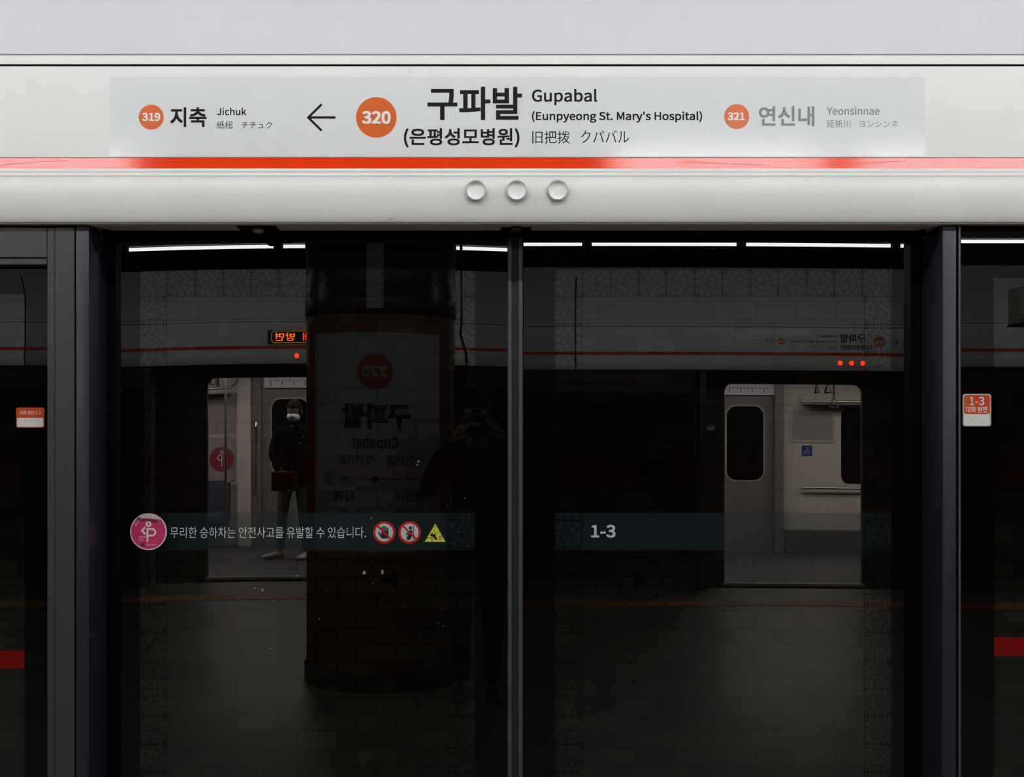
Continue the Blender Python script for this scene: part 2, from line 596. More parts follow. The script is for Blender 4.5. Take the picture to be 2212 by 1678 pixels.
slab('floor', M['floor'], -9, 9, -8.44, 0.16, -0.2, 0.0)
slab('ceiling', M['ceiling'], -9, 9, -13.2, 4.6, 3.15, 3.3)
slab('wall_left', M['end_wall'], -9.2, -9, -13.2, 4.6, -1.3, 3.3)
slab('wall_right', M['end_wall'], 9, 9.2, -13.2, 4.6, -1.3, 3.3)
slab('wall_back', M['concrete'], -9, 9, -13.4, -13.2, -1.3, 3.3)
slab('floor_track', M['concrete'], -9, 9, 0.16, 4.2, -1.3, -1.1)
slab('floor_track_far', M['concrete'], -9, 9, -13.2, -8.44, -1.3, -1.1)
slab('wall_platform_edge', M['concrete'], -9, 9, 0.06, 0.16, -1.3, -0.2)
slab('wall_track', M['track_tile'], -9, 9, 4.2, 4.4, -1.3, 3.3)
w = slab('trim_1', M['track_red'], -9, 9, 4.185, 4.2, Z(1047, 4.2), Z(983, 4.2))
for n_, yy in (('trim_2', -0.92), ('trim_3', -7.44)):
    t = MB()
    t.box(-8.9, 8.9, yy - 0.15, yy + 0.15, 0.0, 0.004)
    tag(t.build(n_, M['tactile']), kind='structure')

M['bounce_strip'] = brick_mat('bounce_strip', (0.46, 0.44, 0.41), (0.52, 0.50, 0.47), (0.2, 0.19, 0.18), 0.6, 0.7, ('X', 'Y'), rough=0.5)
tag(MB().box(-8.9, 8.9, -0.76, -0.16, 0.0, 0.004).build('trim_4', M['bounce_strip']), kind='structure')  # unseen pale strip, added to bounce light up to the soffit and cover
# ================================================================== PLATFORM DOOR HEADER (ours, and the one across)
SY = -0.165                       # face of the header, in front of the glass
def zs(py, y=SY):
    return Z(py, y)


def zc(z):                      # heights of the cover's bent profile
    return CZ + (z - CZ) * (SY - CY) / 3.1


def build_header(loc, rz, label, joints=()):
    h = empty('door_header', loc, rz, label, 'header')
    L0, L1 = -8.8, 8.8
    MB().extrude_profile([(SY + 0.10, 2.785), (SY - 0.175, 2.78), (SY - 0.155, 2.76), (SY - 0.105, 2.70), (SY - 0.045, 2.62), (SY - 0.008, 2.54), (SY + 0.004, 2.47), (SY + 0.003, 2.38), (SY, zs(116.5)), (SY + 0.01, zs(116.5))], L0, L1).build('upper_panel', M['header_upper'], h, True, 30)
    MB().box(L0, L1, SY + 0.0008, SY + 0.02, zs(119.5), zs(116.5)).build('groove', M['groove_grey'], h)
    MB().box(L0, L1, SY, SY + 0.03, zs(138.5), zs(119.5)).build('upper_strip', M['header_white'], h)
    MB().box(L0, L1, SY + 0.001, SY + 0.05, zs(144), zs(138)).build('dark_slot', M['slot_black'], h)
    MB().box(L0, L1, SY, SY + 0.03, zs(340), zs(143), 0.0008, 1).build('face_panel', M['header_white'], h)
    MB().box(L0, L1, SY + 0.0005, SY + 0.03, zs(365.5), zs(341)).build('orange_stripe', M['stripe_orange'], h)
    pr = [(SY + 0.02, zc(2.0462)), (SY - 0.010, zc(2.0460))]
    for (c_y, c_z) in ((SY - 0.0125, 2.0385), (SY - 0.0145, 2.0285)):
        for a in (70, 40, 10, -20, -50):
            pr.append((c_y - 0.0035 * math.cos(math.radians(a)), zc(c_z + 0.0040 * math.sin(math.radians(a)))))
    pr += [(SY - 0.0165, zc(2.020)), (SY - 0.0205, zc(2.008)), (SY - 0.0222, zc(1.995)), (SY - 0.0216, zc(1.980)), (SY - 0.0196, zc(1.965)), (SY - 0.0162, zc(1.950)),
           (SY - 0.0114, zc(1.936)), (SY - 0.006, zc(1.9245)), (SY - 0.003, zc(1.9215)), (SY + 0.02, zc(1.9215))]
    MB().extrude_profile(pr, L0, L1).build('lower_cover', M['header_white'], h, True, 28)
    MB().box(L0, L1, SY + 0.002, SY + 0.03, zc(1.9185), zc(1.9213)).build('lip', M['soffit'], h)
    MB().box(L0, L1, SY + 0.10, SY + 0.30, 2.0, 2.78).build('casing_back', M['slot_black'], h)
    for jx in joints:
        jp = [(SY - 0.107, 2.70), (SY - 0.047, 2.62), (SY - 0.010, 2.54), (SY + 0.002, 2.47), (SY + 0.001, 2.38), (SY - 0.001, zs(119)), (SY - 0.001, zc(2.047))] + [(p[0] - 0.0012, p[1]) for p in pr[1:-1]]
        MB().extrude_profile(jp, jx - 0.006, jx + 0.006).build('panel_joint', M['slot_black'], h)
    return h


header = build_header((0, 0, 0), 0.0, 'long white door header with orange stripe over the dark glass doors')
# soffit between the two posts, its rear corners rounded off
so = MB()
b = bmesh.new()
xl, xr, yb, yf = X(231, -0.09), X(1995, -0.09), -0.062, -0.158
out = [(X(192, -0.145) - 0.004, yf), (X(192, -0.145) - 0.004, -0.146)]
for i in range(7):
    t = i / 6
    out.append((X(192, -0.145) + 0.045 * t, -0.146 + (yb + 0.146) * (1 - (1 - t) ** 2.2)))
for i in range(7):
    t = 1 - i / 6
    out.append((X(2036, -0.145) - 0.045 * t, -0.146 + (yb + 0.146) * (1 - (1 - t) ** 2.2)))
out += [(X(2036, -0.145) + 0.004, -0.146), (X(2036, -0.145) + 0.004, yf)]
lo = [b.verts.new((p[0], p[1], 1.9225)) for p in out]
hi = [b.verts.new((p[0], p[1], 1.9275)) for p in out]
b.faces.new(lo); b.faces.new(hi)
for i in range(len(out)):
    j = (i + 1) % len(out)
    b.faces.new((lo[i], lo[j], hi[j], hi[i]))
bmesh.ops.recalc_face_normals(b, faces=list(b.faces))
so.merge(b).build('soffit', M['soffit'], header)
MB().box(X(194, -0.145), X(2034, -0.145), -0.036, -0.016, 1.9110, 2.02).build('door_track_cover', M['matte_black'], header)
MB().box(-8.8, X(164, -0.145) - 0.002, SY + 0.03, 0.02, 1.9265, 2.0).build('track_cover_end', M['slot_black'], header)
MB().box(X(2066, -0.145) + 0.002, 8.8, SY + 0.03, 0.02, 1.9265, 2.0).build('track_cover_end', M['slot_black'], header)
# scratches on the lower cover and the stripe
sx = MB()
for pts in (((834, 477), (840, 474.5), (850, 472)), ):
    sx.stroke([(X(p[0], SY - 0.017), Z(p[1], SY - 0.017)) for p in pts], 0.0011, SY - 0.0185)
sx.build('scuff', M['groove_grey'], header)
scratch_mat = mat('scratch_orange', (0.80, 0.10, 0.03), 0.7)
for pts in (((0, 357), (60, 351), (150, 346)), ((1455, 353), (1500, 351), (1560, 353), (1660, 356)), ((1750, 356), (1880, 352), (1960, 347)), ((1470, 346), (1530, 349))):
    MB().stroke([(X(p[0], SY), Z(p[1], SY)) for p in pts], 0.0010, SY - 0.0003, caps=False).build('scratch', scratch_mat, header)

# ------------------------------------------------------------------ station name sign on the header
def build_sign(root, d, y, spec, W=(237, 1997)):
    """spec: lettering as (text, x0, x1, y0, y1, material, bold); coordinates are those of the photograph at depth d."""
    MB().box(X(W[0], d), X(W[1], d), y - 0.0010, y - 0.0003, Z(338.5, d), Z(166, d)).build('backing_film', M['sign_film'], root)
    yy = y - 0.0013
    for (cx, cy, r, s, tx0, tx1, ty0, ty1) in spec['discs']:
        dk = MB().ngon(X(cx, d), Z(cy, d), r * (d - CY) / F, yy, 72).build('number_disc', M['sign_orange'], root)
        text(s, pxbox(tx0, tx1, ty0, ty1, d), yy - 0.0003, M['sign_white'], dk, 0.022, 'number')
    ax = MB()
    k = (d - CY) / F
    ax.stroke([(X(724.8, d), Z(254, d)), (X(667, d), Z(254, d))], 5.0 * k, yy, caps=False)
    ax.stroke([(X(695, d), Z(225.5, d)), (X(666, d), Z(254, d)), (X(695, d), Z(282.5, d))], 5.0 * k, yy, caps=False)
    ax.poly([(X(662.5, d), Z(254, d)), (X(667.8, d), Z(248.7, d)), (X(673, d), Z(254, d)), (X(667.8, d), Z(259.3, d))], yy)
    ax.build('arrow', M['sign_ink'], root)
    for (s, x0, x1, y0, y1, m, bold) in spec['words']:
        text(s, pxbox(x0, x1, y0, y1, d), yy, M[m], root, bold)


CENTER_WORDS = [
    ('구파발', 923.4, 1127.7, 187.6, 259.8, 'sign_ink', 0.014),
    ('(은평성모병원)', 872.7, 1122, 277, 318.8, 'sign_ink', 0.013),
    ('Gupabal', 1149, 1290, 192, 227.5, 'sign_ink', 0.012),
    ("(Eunpyeong St. Mary's Hospital)", 1149, 1516.5, 240.2, 265.4, 'sign_ink', 0.014),
    ('旧把拨', 1149.8, 1231, 282.7, 310.3, 'sign_ink', 0.0),
    ('クパバル', 1255, 1359, 281.5, 309, 'sign_ink', 0.0)]
SPEC = {
    'discs': [(327, 253.2, 27, '319', 307.4, 346.6, 244.0, 261.6), (813, 253.8, 43.8, '320', 782, 844, 240.2, 267.8), (1591, 252, 27, '321', 1571.4, 1608.6, 243.2, 260.2)],
    'words': [('지축', 368.2, 446.4, 231.7, 274.7, 'sign_ink', 0.014), ('Jichuk', 469, 532.2, 232.4, 249.4, 'sign_ink', 0.010),
              ('纸杻', 468.4, 503.2, 262, 278.3, 'sign_ink', 0.0), ('チチュク', 521.9, 587.8, 263, 277.6, 'sign_ink', 0.0)] + CENTER_WORDS + [
              ('연신내', 1638.8, 1758.8, 229.4, 272.8, 'sign_grey', 0.014), ('Yeonsinnae', 1786, 1899.6, 231, 248.6, 'sign_grey', 0.008),
              ('延新川', 1785, 1836.8, 259.2, 276.5, 'sign_grey', 0.0), ('ヨンシンネ', 1856, 1940, 260.6, 275.2, 'sign_grey', 0.0)]}
sign = empty('station_sign', (0, 0, 0), 0, 'long pale station name sign with 320 and large black Korean name above orange stripe', 'sign')
build_sign(sign, SY, SY, SPEC)

# ------------------------------------------------------------------ indicator lamps on the lower cover
def indicator(name_label, cx, cz, cy, lit, rz=0.0, group='indicator lamps on the header'):
    o = empty('indicator_lamp', (cx, cy, cz), rz, name_label, 'lamp', group)
    r = 0.0238
    MB().lathe([(r * 0.90, 0.010), (r, 0.008), (r * 1.02, -0.008), (r * 0.99, -0.0118), (r * 0.95, -0.0130), (r * 0.92, -0.0118), (r * 0.905, -0.0095), (r * 0.905, -0.002)], (0, 0, 0), 'Y', 48, False).build('bezel', M['chrome'], o, True, 60)
    dome = []
    for i in range(13):
        a = i / 12
        rr = r * 0.906 * math.sin(a * math.pi / 2)
        dome.append((max(rr, 1e-5), -0.0125 - 0.0065 * math.cos(a * math.pi / 2) if lit else -0.0020 - 0.0085 * a ** 3))
    b = bmesh.new()
    rings = [[b.verts.new((q[0] * math.cos(2 * math.pi * k / 48), q[1], q[0] * math.sin(2 * math.pi * k / 48))) for k in range(48)] for q in dome]
    for p_, q_ in zip(rings, rings[1:]):
        for k in range(48):
            b.faces.new((p_[k], p_[(k + 1) % 48], q_[(k + 1) % 48], q_[k]))
    bmesh.ops.remove_doubles(b, verts=list(b.verts), dist=1e-6)
    bmesh.ops.recalc_face_normals(b, faces=list(b.faces))
    MB().merge(b).build('lens', M['lamp_lit'] if lit else M['lamp_lens'], o, True, 80)
    return o


YB = SY - 0.0215
for px_, lab in ((1028, 'unlit round clear lamp on white header, leftmost of the three'), (1116, 'unlit round clear lamp on white header, middle of the three'),
                 (1204.4, 'unlit round clear lamp on white header, rightmost of the three')):
    indicator(lab, X(px_, YB), Z(412, YB), YB, False)

# ------------------------------------------------------------------ sensor and lock plate under the soffit
se = empty('door_sensor', (X(558, -0.11), -0.11, 1.9225), 0, 'small square ceiling sensor with dome lens under the header soffit', 'sensor')
MB().box(-0.046, 0.046, -0.034, 0.034, -0.003, 0.0).build('plate', M['matte_black'], se)
MB().lathe([(0.014, 0.0), (0.0145, -0.006), (0.011, -0.010), (0.006, -0.0115), (1e-5, -0.012)], (0, 0, -0.003), 'Z', 24).build('lens', M['sensor_glass'], se, True, 60)
lk = empty('door_lock_plate', (X(1114.5, -0.10), -0.10, 1.9225), 0, 'black lock plate under the soffit where the two doors meet', 'lock')
MB().box(-0.0365, 0.0365, -0.018, 0.026, -0.004, 0.0).build('plate', M['matte_black'], lk)
MB().box(-0.0135, 0.0135, -0.034, 0.0, -0.010, 0.0, 0.003).build('catch', M['rubber'], lk)

# ================================================================== POSTS
def post(x0, x1, label):
    o = empty('door_post', ((x0 + x1) / 2, -0.06, 0), 0, label, 'post', 'posts beside the sliding doors')
    w2 = (x1 - x0) / 2
    MB().box(-w2, w2, -0.085, 0.09, 0.0, 1.9222, 0.0025).build('shaft', M['frame_blue'], o, True, 30)
    MB().box(-w2 - 0.0002, w2 + 0.0002, -0.0856, 0.0905, 0.0, 0.10, 0.002).build('foot_cover', M['frame_dark'], o)
    return o


post(X(164, -0.145), X(192, -0.145), 'grey blue steel post at the left edge of the left sliding door')
post(X(2036, -0.145), X(2066, -0.145), 'grey blue steel post at the right edge of the right sliding door')
# black returns between the posts and the leaves
for x0, x1, lab in ((X(229), X(250), 'black rubber jamb strip beside the left sliding door'), (X(1967), X(1997), 'black rubber jamb strip beside the right sliding door')):
    tag(MB().box(x0, x1, 0.0, 0.03, 0.0, 1.913).build('jamb_seal', M['matte_black']), lab, 'seal', 'jamb seals')

# ================================================================== SLIDING DOORS
def pane(name, x0, x1, z0, z1, y, k, parent):
    """Glass slab: smoked front face, plain other faces."""
    o = MB().box(x0, x1, y, y + 0.010, z0, z1).build(name, [M['clear' + k], M['through']], parent)
    for p in o.data.polygons:
        p.material_index = 0 if p.normal.y < -0.5 else 1
    return o


PIN = [[(.37, 0), (.37, .18), (.57, .385), (.47, .48)], [(0, .37), (.18, .37), (.37, .18)]]


def tile_lines(mb, cx0, cz1, s, w, y, mirror):
    """One lattice tile, top left corner at (cx0, cz1)."""
    def P(u, v):
        if mirror:
            u = 1 - u
        return (cx0 + u * s, cz1 - v * s)
    g = 0.022
    for line in PIN:
        pts = line
        for r in range(4):
            mb.stroke([P(min(max(u, g), 1 - g), min(max(v, g), 1 - g)) for u, v in pts], w, y, caps=False)
            pts = [(1 - v, u) for u, v in pts]
    q = 0.145
    for (a, b_) in ((g, g), (1 - q, g), (g, 1 - q), (1 - q, 1 - q)):
        mb.stroke([P(a, b_), P(a + q - g, b_), P(a + q - g, b_ + q - g), P(a, b_ + q - g)], w, y, caps=False, closed=True)
    mb.stroke([P(g, g), P(1 - g, g), P(1 - g, 1 - g), P(g, 1 - g)], w, y, caps=False, closed=True)


def sliding_door(label, x0, x1, gx0, gx1, clear, k, strip, rub, arrow, cols, top_mirror):
    """Leaf with its glass, black print, lattice border and teal band; x in metres."""
    d = empty('sliding_door', ((x0 + x1) / 2, 0, 0), 0, label, 'door', 'sliding platform doors')
    ox = (x0 + x1) / 2
    g = MB
    zt, zb = 1.97, 0.03
    pane('glass_pane', gx0 - ox, gx1 - ox, zb, zt, 0.0, k, d)
    yf = -0.0004
    c0, c1 = clear
    fr = g()
    fr.poly([(gx0 - ox, zb), (c0 - ox, zb), (c0 - ox, zt), (gx0 - ox, zt)], yf)
    fr.poly([(c1 - ox, zb), (gx1 - ox, zb), (gx1 - ox, zt), (c1 - ox, zt)], yf)
    fr.poly([(c0 - ox, Z(580)), (c1 - ox, Z(580)), (c1 - ox, zt), (c0 - ox, zt)], yf)
    fr.poly([(c0 - ox, zb), (c1 - ox, zb), (c1 - ox, zb + 0.15), (c0 - ox, zb + 0.15)], yf)
    fr.build('black_border', M['frit' + k], d)
    # teal band
    bd = g().poly([(c0 - ox, Z(1188.5)), (c1 - ox, Z(1188.5)), (c1 - ox, Z(1107.5)), (c0 - ox, Z(1107.5))], yf).build('teal_band', M['teal' + k], d)
    # lattice
    s = 60.4 * 3.3 / F
    lw = 0.0011
    ly = -0.0007
    n = int(round((c1 - c0) / s))
    top = g()
    for i in range(n):
        tile_lines(top, c0 - ox + i * s, Z(580.5), s, lw, ly, top_mirror)
    top.build('lattice_border', M['frit' + k], d)
    for cx, mir in cols:
        cl = g()
        zz = Z(580.5) - s
        while zz - s > zb + 0.15:
            tile_lines(cl, cx - ox, zz, s, lw, ly, mir)
            zz -= s
        cl.build('lattice_border', M['frit' + k], d)
    # closing edge: metal strip and rubber
    g().box(strip[0] - ox, strip[1] - ox, -0.010, 0.026, 0.03, Z(514), 0.001, 1).build('edge_strip', M['edge_metal'], d)
    g().box(rub[0] - ox, rub[1] - ox, -0.005, 0.024, 0.03, 1.92).build('edge_rubber', M['rubber'], d)
    gp = (strip[1], gx0) if strip[1] < gx0 + 1e-6 else (gx1, strip[0])
    g().box(gp[0] - ox, gp[1] - ox, -0.001, 0.02, 0.03, 1.955).build('edge_gasket', M['matte_black'], d)
    g().box(gx0 - ox, gx1 - ox, -0.004, 0.014, 0.012, 0.032).build('bottom_rail', M['edge_metal'], d)
    # printed arrow in a circle
    acx, acy, sgn = arrow
    am = g()
    kx = 3.3 / F
    am.ring(X(acx) - ox, Z(acy), 46.3 * kx, 49 * kx, ly, 72)
    am.build('arrow_ring', M['frit' + k], d)
    at = g()
    at.poly([(X(acx + sgn * 24) - ox, Z(acy)), (X(acx - sgn * 15) - ox, Z(acy - 20.5)), (X(acx - sgn * 15) - ox, Z(acy + 20.5))], ly)
    at.build('arrow_head', M['frit' + k], d)
    return d, ox


door_l, oxl = sliding_door('left dark glass sliding door with teal band and Korean warning line', X(250), X(1113), X(250), X(1096), (X(301), X(1027)), 'L',
                           (X(1097, -0.01), X(1105.6, -0.01)), (X(1105.8), X(1112.9)), (843, 1252, -1), ((X(301), True), (X(1027) - 60.4 * 3.3 / F, True)), False)
door_r, oxr = sliding_door('right dark glass sliding door with teal band reading 1-3', X(1113), X(1967), X(1131), X(1967), (X(1198), X(1926.5)), 'R',
                           (X(1120, -0.01), X(1129.2, -0.01)), (X(1113.1), X(1119.8)), (1383, 1251.5, 1), ((X(1198), False), (X(1926.5) - 60.4 * 3.3 / F, True)), True)


def band_text(s, x0, x1, y0, y1, door, ox, bold):
    bx_ = pxbox(x0, x1, y0, y1, 0)
    return text(s, (bx_[0] - ox, bx_[1] - ox, bx_[2], bx_[3]), -0.0008, M['band_text'], door, bold)


band_text('무리한 승하차는 안전사고를 유발할 수 있습니다.', 367.9, 790.6, 1137.5, 1162, door_l, oxl, 0.0)
band_text('1-3', 1276.8, 1329.5, 1133.4, 1161, door_r, oxr, 0.016)
# dried white drips on the left pane
sp = MB()
spots = [(787, 1237, 4, 5), (826, 1235, 2.6, 6), (904, 996, 2, 2.5), (901.5, 1004, 1.8, 2.4), (551, 1270, 2.4, 2), (567, 1274, 3.2, 3.4), (592, 1296, 2, 2), (516, 985, 1.6, 3),
         (802, 1119, 1.8, 2), (690, 1336, 1.4, 2), (584, 1400, 1.4, 2), (1004, 1076, 1.4, 1.4), (684, 1572, 1.2, 1.6), (642, 1243, 2, 2.4), (806, 1259, 1.4, 1.4), (558, 960, 1.3, 1.3), (575, 939, 1.2, 1.6)]
rs = random.Random(3)
for i in range(34):
    spots.append((rs.uniform(500, 1020), rs.uniform(930, 1360), rs.uniform(0.6, 1.1), rs.uniform(0.6, 1.2)))
for (px_, py_, rx, rz_) in spots:
    kx = 3.3 / F
    n = 9
    sp.poly([(X(px_) - oxl + rx * kx * math.cos(2 * math.pi * i / n) * rs.uniform(.75, 1.1), Z(py_) + rz_ * kx * math.sin(2 * math.pi * i / n) * rs.uniform(.75, 1.1)) for i in range(n)], -0.0011)
tag(sp.build('dried_drips', M['speck'], door_l), kind='stuff')

# ================================================================== FIXED PANELS
def fixed_panel(label, x0, x1, y, k, clear_x, clear_top, red, rail):
    o = empty('fixed_screen_panel', ((x0 + x1) / 2, y, 0), 0, label, 'panel', 'fixed glass panels beside the doors')
    ox = (x0 + x1) / 2
    return o, ox


# left one: grey frame and top rail round the pane
YL = -0.145
fl = empty('fixed_screen_panel', (X(60, YL), YL, 0), 0, 'grey framed fixed glass panel with a red strip, left of the left post', 'panel', 'fixed glass panels beside the doors')
ox = X(60, YL)
sx0, sx1 = X(102, YL), X(160.5, YL)
MB().box(X(118, YL) - ox, sx1 - ox, 0, 0.10, 0.0, 1.918, 0.0015, 1).box(sx0 - ox, X(117.4, YL) - ox, 0.0008, 0.10, 0.0, 1.917, 0.0008, 1).build('stile', M['frame_grey'], fl)
MB().box(X(160.5, YL) - ox, X(164, YL) - ox - 0.0003, 0.003, 0.12, 0.0, 1.918).build('gap_seal', M['matte_black'], fl)
MB().box(-1.75, X(101, YL) - ox, 0.001, 0.10, Z(556, YL), 1.918, 0.0015, 1).build('top_rail', M['frame_grey'], fl)
MB().box(-1.75, X(101, YL) - ox, 0.001, 0.09, Z(571.5, YL), Z(558, YL), 0.0015, 1).build('glazing_bead', M['frame_grey'], fl)
MB().box(-1.75, X(101, YL) - ox, 0.004, 0.10, 0.0, 0.16, 0.002, 1).build('bottom_rail', M['frame_grey'], fl)
YG = YL + 0.045
pane('glass_pane', -1.75, X(104, YL) - ox, 0.15, Z(569, YL), 0.045, 'FL', fl)
yq = 0.0445
cx1, ct = X(53.5, YG) - ox, Z(636, YG)
q = MB()
q.poly([(cx1, 0.15), (X(104, YL) - ox, 0.15), (X(104, YL) - ox, Z(569, YL)), (cx1, Z(569, YL))], yq)
q.poly([(-1.75, ct), (cx1, ct), (cx1, Z(569, YL)), (-1.75, Z(569, YL))], yq)
q.build('black_border', M['fritFL'], fl)
MB().box(-1.75, cx1, 0.0435, 0.0449, Z(1443.5, YG), Z(1405.5, YG)).build('red_strip', M['red_tape'], fl)

# right one: frameless glass with a slim edge
frp = empty('fixed_screen_panel', (X(2150, YL), YL, 0), 0, 'frameless black bordered fixed glass panel with a red strip, right of the right post', 'panel', 'fixed glass panels beside the doors')
ox = X(2150, YL)
MB().box(X(2066.4, YL) - ox, X(2070.8, YL) - ox, 0.003, 0.12, 0.0, 1.918).build('gap_seal', M['matte_black'], frp)
MB().box(X(2071, YL) - ox, X(2075.5, YL) - ox, 0.0, 0.05, 0.0, Z(489, YL), 0.0008, 1).build('edge_strip', M['edge_metal'], frp)
pane('glass_pane', X(2078, YL) - ox, 1.75, 0.15, Z(490, YL), 0.006, 'FR', frp)
YG2 = YL + 0.006
cx0, ct = X(2147, YG2) - ox, Z(600, YG2)
q = MB()
q.poly([(X(2078, YL) - ox, 0.15), (cx0, 0.15), (cx0, Z(490, YL)), (X(2078, YL) - ox, Z(490, YL))], 0.0056)
q.poly([(cx0, ct), (1.75, ct), (1.75, Z(490, YL)), (cx0, Z(490, YL))], 0.0056)
q.build('black_border', M['fritFR'], frp)
MB().box(X(2075.5, YL) - ox, X(2078, YL) - ox, 0.008, 0.05, 0.1, Z(490, YL)).build('gasket', M['matte_black'], frp)
MB().box(cx0, 1.75, 0.0046, 0.0059, Z(1416.5, YG2), Z(1376.5, YG2)).build('red_strip', M['red_tape'], frp)
MB().box(X(2078, YL) - ox, 1.75, 0.002, 0.05, 0.0, 0.15).build('bottom_rail', M['frame_grey'], frp)
MB().box(X(2078, YL) - ox, 1.75, 0.010, 0.02, Z(490, YL) - 0.0002, 1.9182).build('top_channel', M['frame_dark'], frp)

# ================================================================== PLATES WITH BRAILLE
def dots(mb, rows, y, pitch, r):
    for (x, z, cells) in rows:
        for i, c in enumerate(cells):
            for b_ in range(6):
                if (c >> b_) & 1:
                    mb.lathe([(r, 0.0002), (r * 0.8, -0.0003), (1e-5, -0.0005)], (x + i * pitch + (b_ // 3) * pitch * 0.38, y, z - (b_ % 3) * pitch * 0.38), 'Y', 6)


pl = empty('braille_plate', (X(66, YG), YG, Z(902, YG)), 0, 'small orange braille plate on the left fixed panel beside the grey stile', 'plate', 'orange braille plates')
kx = (YG - CY) / F
def lx(px_): return (px_ - 66) * kx
def lz(py_): return (902 - py_) * kx
MB().rrect(lx(35.6), lx(96.4), lz(923.7), lz(880), 4 * kx, -0.0022, 0.0017).build('backing', M['plate_orange'], pl)
MB().rrect(lx(37.6), lx(94.2), lz(921.8), lz(902.6), 2 * kx, -0.0025).build('braille_field', M['plate_white'], pl)
text('대화 방면 1-3', (lx(43.7), lx(88.4), lz(895.8), lz(887)), -0.0025, M['sign_white'], pl, 0.0)
db = MB()
rr_ = random.Random(11)
dots(db, [(lx(40), lz(906), [rr_.randrange(1, 64) for _ in range(4)]), (lx(66), lz(906), [rr_.randrange(1, 64) for _ in range(5)]), (lx(40), lz(914), [rr_.randrange(1, 64) for _ in range(4)])], -0.0026, 0.0058, 0.0007)
db.build('braille', M['braille'], pl)

pr_ = empty('braille_plate', (X(2109.5, YG2), YG2, Z(885, YG2)), 0, 'grey rimmed orange and white plate reading 1-3 on the right fixed panel', 'plate', 'orange braille plates')
kx = (YG2 - CY) / F
def lx(px_): return (px_ - 2109.5) * kx
def lz(py_): return (885 - py_) * kx
MB().rrect(lx(2079), lx(2140.2), lz(920.6), lz(850.6), 5.5 * kx, -0.0026, 0.002).build('rim', M['plate_grey'], pr_)
MB().rrect(lx(2081.6), lx(2137.2), lz(918), lz(853.4), 3.5 * kx, -0.0029).build('braille_field', M['plate_white'], pr_)
MB().rrect(lx(2081.6), lx(2137.2), lz(894.2), lz(853.4), 5 * kx, -0.0032).build('orange_field', M['plate_orange'], pr_)
text('1-3', (lx(2093.3), lx(2125), lz(875), lz(857.5)), -0.0035, M['sign_white'], pr_, 0.004)
text('대화 방면', (lx(2085.7), lx(2131.4), lz(891.4), lz(877.6)), -0.0035, M['sign_white'], pr_, 0.005)
db = MB()
dots(db, [(lx(2089), lz(899), [rr_.randrange(1, 64) for _ in range(1)]), (lx(2099), lz(899), [36, 9]), (lx(2089), lz(908), [rr_.randrange(1, 64) for _ in range(3)]), (lx(2115), lz(908), [rr_.randrange(1, 64) for _ in range(3)])], -0.0031, 0.0066, 0.0008)
db.build('braille', M['braille'], pr_)

# ================================================================== STICKERS ON THE LEFT DOOR
K0 = 3.3 / F
def stk(px_, py_, ux, uy):      # offset in photograph pixels from a sticker's centre
    return ((px_ - ux) * K0, (uy - py_) * K0)


# pregnant passenger first sticker, its top edge peeled
C = (321, 1148)
def Q(zx, zy):                  # coordinates in the 16.78x enlargement
    return stk(270 + zx / 16.782, 1100 + zy / 16.782, *C)
st = empty('priority_sticker', (X(C[0]), -0.0012, Z(C[1])), 0, 'round pink pregnant passenger sticker with peeled top on the left door', 'sticker')
R = 39.6 * K0
MB().ngon(0, 0, R, -0.0004, 64, 0.0004).build('white_rim', M['sticker_white'], st)
MB().ngon(0, 0, 37.2 * K0, -0.0007, 64).build('pink_disc', M['pink'], st)
em = MB()
w = 66 / 16.782 * K0
em.ring(*Q(860, 530), 42 / 16.782 * K0, 104 / 16.782 * K0, -0.0010, 40)
em.stroke([Q(728, 660), Q(620, 765), Q(728, 880)], w, -0.0010)
bow = [Q(820, 708), Q(960, 708)]
for i in range(1, 12):
    a = math.pi / 2 - math.pi * i / 12
    c_ = Q(980, 828)
    bow.append((c_[0] + 130 / 16.782 * K0 * math.cos(a), c_[1] + 120 / 16.782 * K0 * math.sin(a)))
bow += [Q(960, 948), Q(850, 948)]
em.stroke([Q(820, 1145), Q(820, 708)], w, -0.0010)
em.stroke(bow, w, -0.0010)
em.build('emblem', M['sticker_white'], st)
def qbox(x0, x1, y0, y1):
    a, b_ = Q(x0, y1), Q(x1, y0)
    return (a[0], b_[0], a[1], b_[1])
text('임산부', qbox(505, 750, 962, 1040), -0.0010, M['sticker_white'], st, 0.0)
text('먼저', qbox(505, 672, 1075, 1155), -0.0010, M['sticker_white'], st, 0.0)
text('서울교통공사', qbox(765, 1145, 1243, 1315), -0.0010, M['sticker_white'], st, 0.0)
MB().ngon(*Q(662, 1280), 68 / 16.782 * K0, -0.0010, 32).build('operator_mark', M['sticker_purple'], st)
sw = MB()
c_ = Q(662, 1280)
sw.stroke([(c_[0] + K0 * a / 16.8, c_[1] + K0 * b_ / 16.8) for a, b_ in ((38, 34), (-10, 26), (-26, 6), (22, -8), (10, -28), (-38, -32))], 0.0007, -0.0012)
sw.build('operator_swirl', mat('sticker_lilac', (0.25, 0.10, 0.36), 0.4), st)
def arc_text(s, a0, a1, rad, size):
    cc = Q(860, 808)
    arc = MB()
    n = len(s)
    for i, ch in enumerate(s):
        if ch == ' ':
            continue
        a = math.radians(a0 + (a1 - a0) * i / max(n - 1, 1))
        b2 = text_bm(ch, -size / 2, size / 2, -size / 2, size / 2, 0.0) if ch != '.' else text_bm(ch, -size / 9, size / 9, -size / 2, -size / 4, 0.0)
        rot = Matrix.Rotation(-(a - math.pi / 2), 4, 'Y')
        arc.merge(b2, Matrix.Translation((cc[0] + rad * math.cos(a), -0.0010, cc[1] + rad * math.sin(a))) @ rot)
    arc.build('lettering', M['sticker_white'], st)
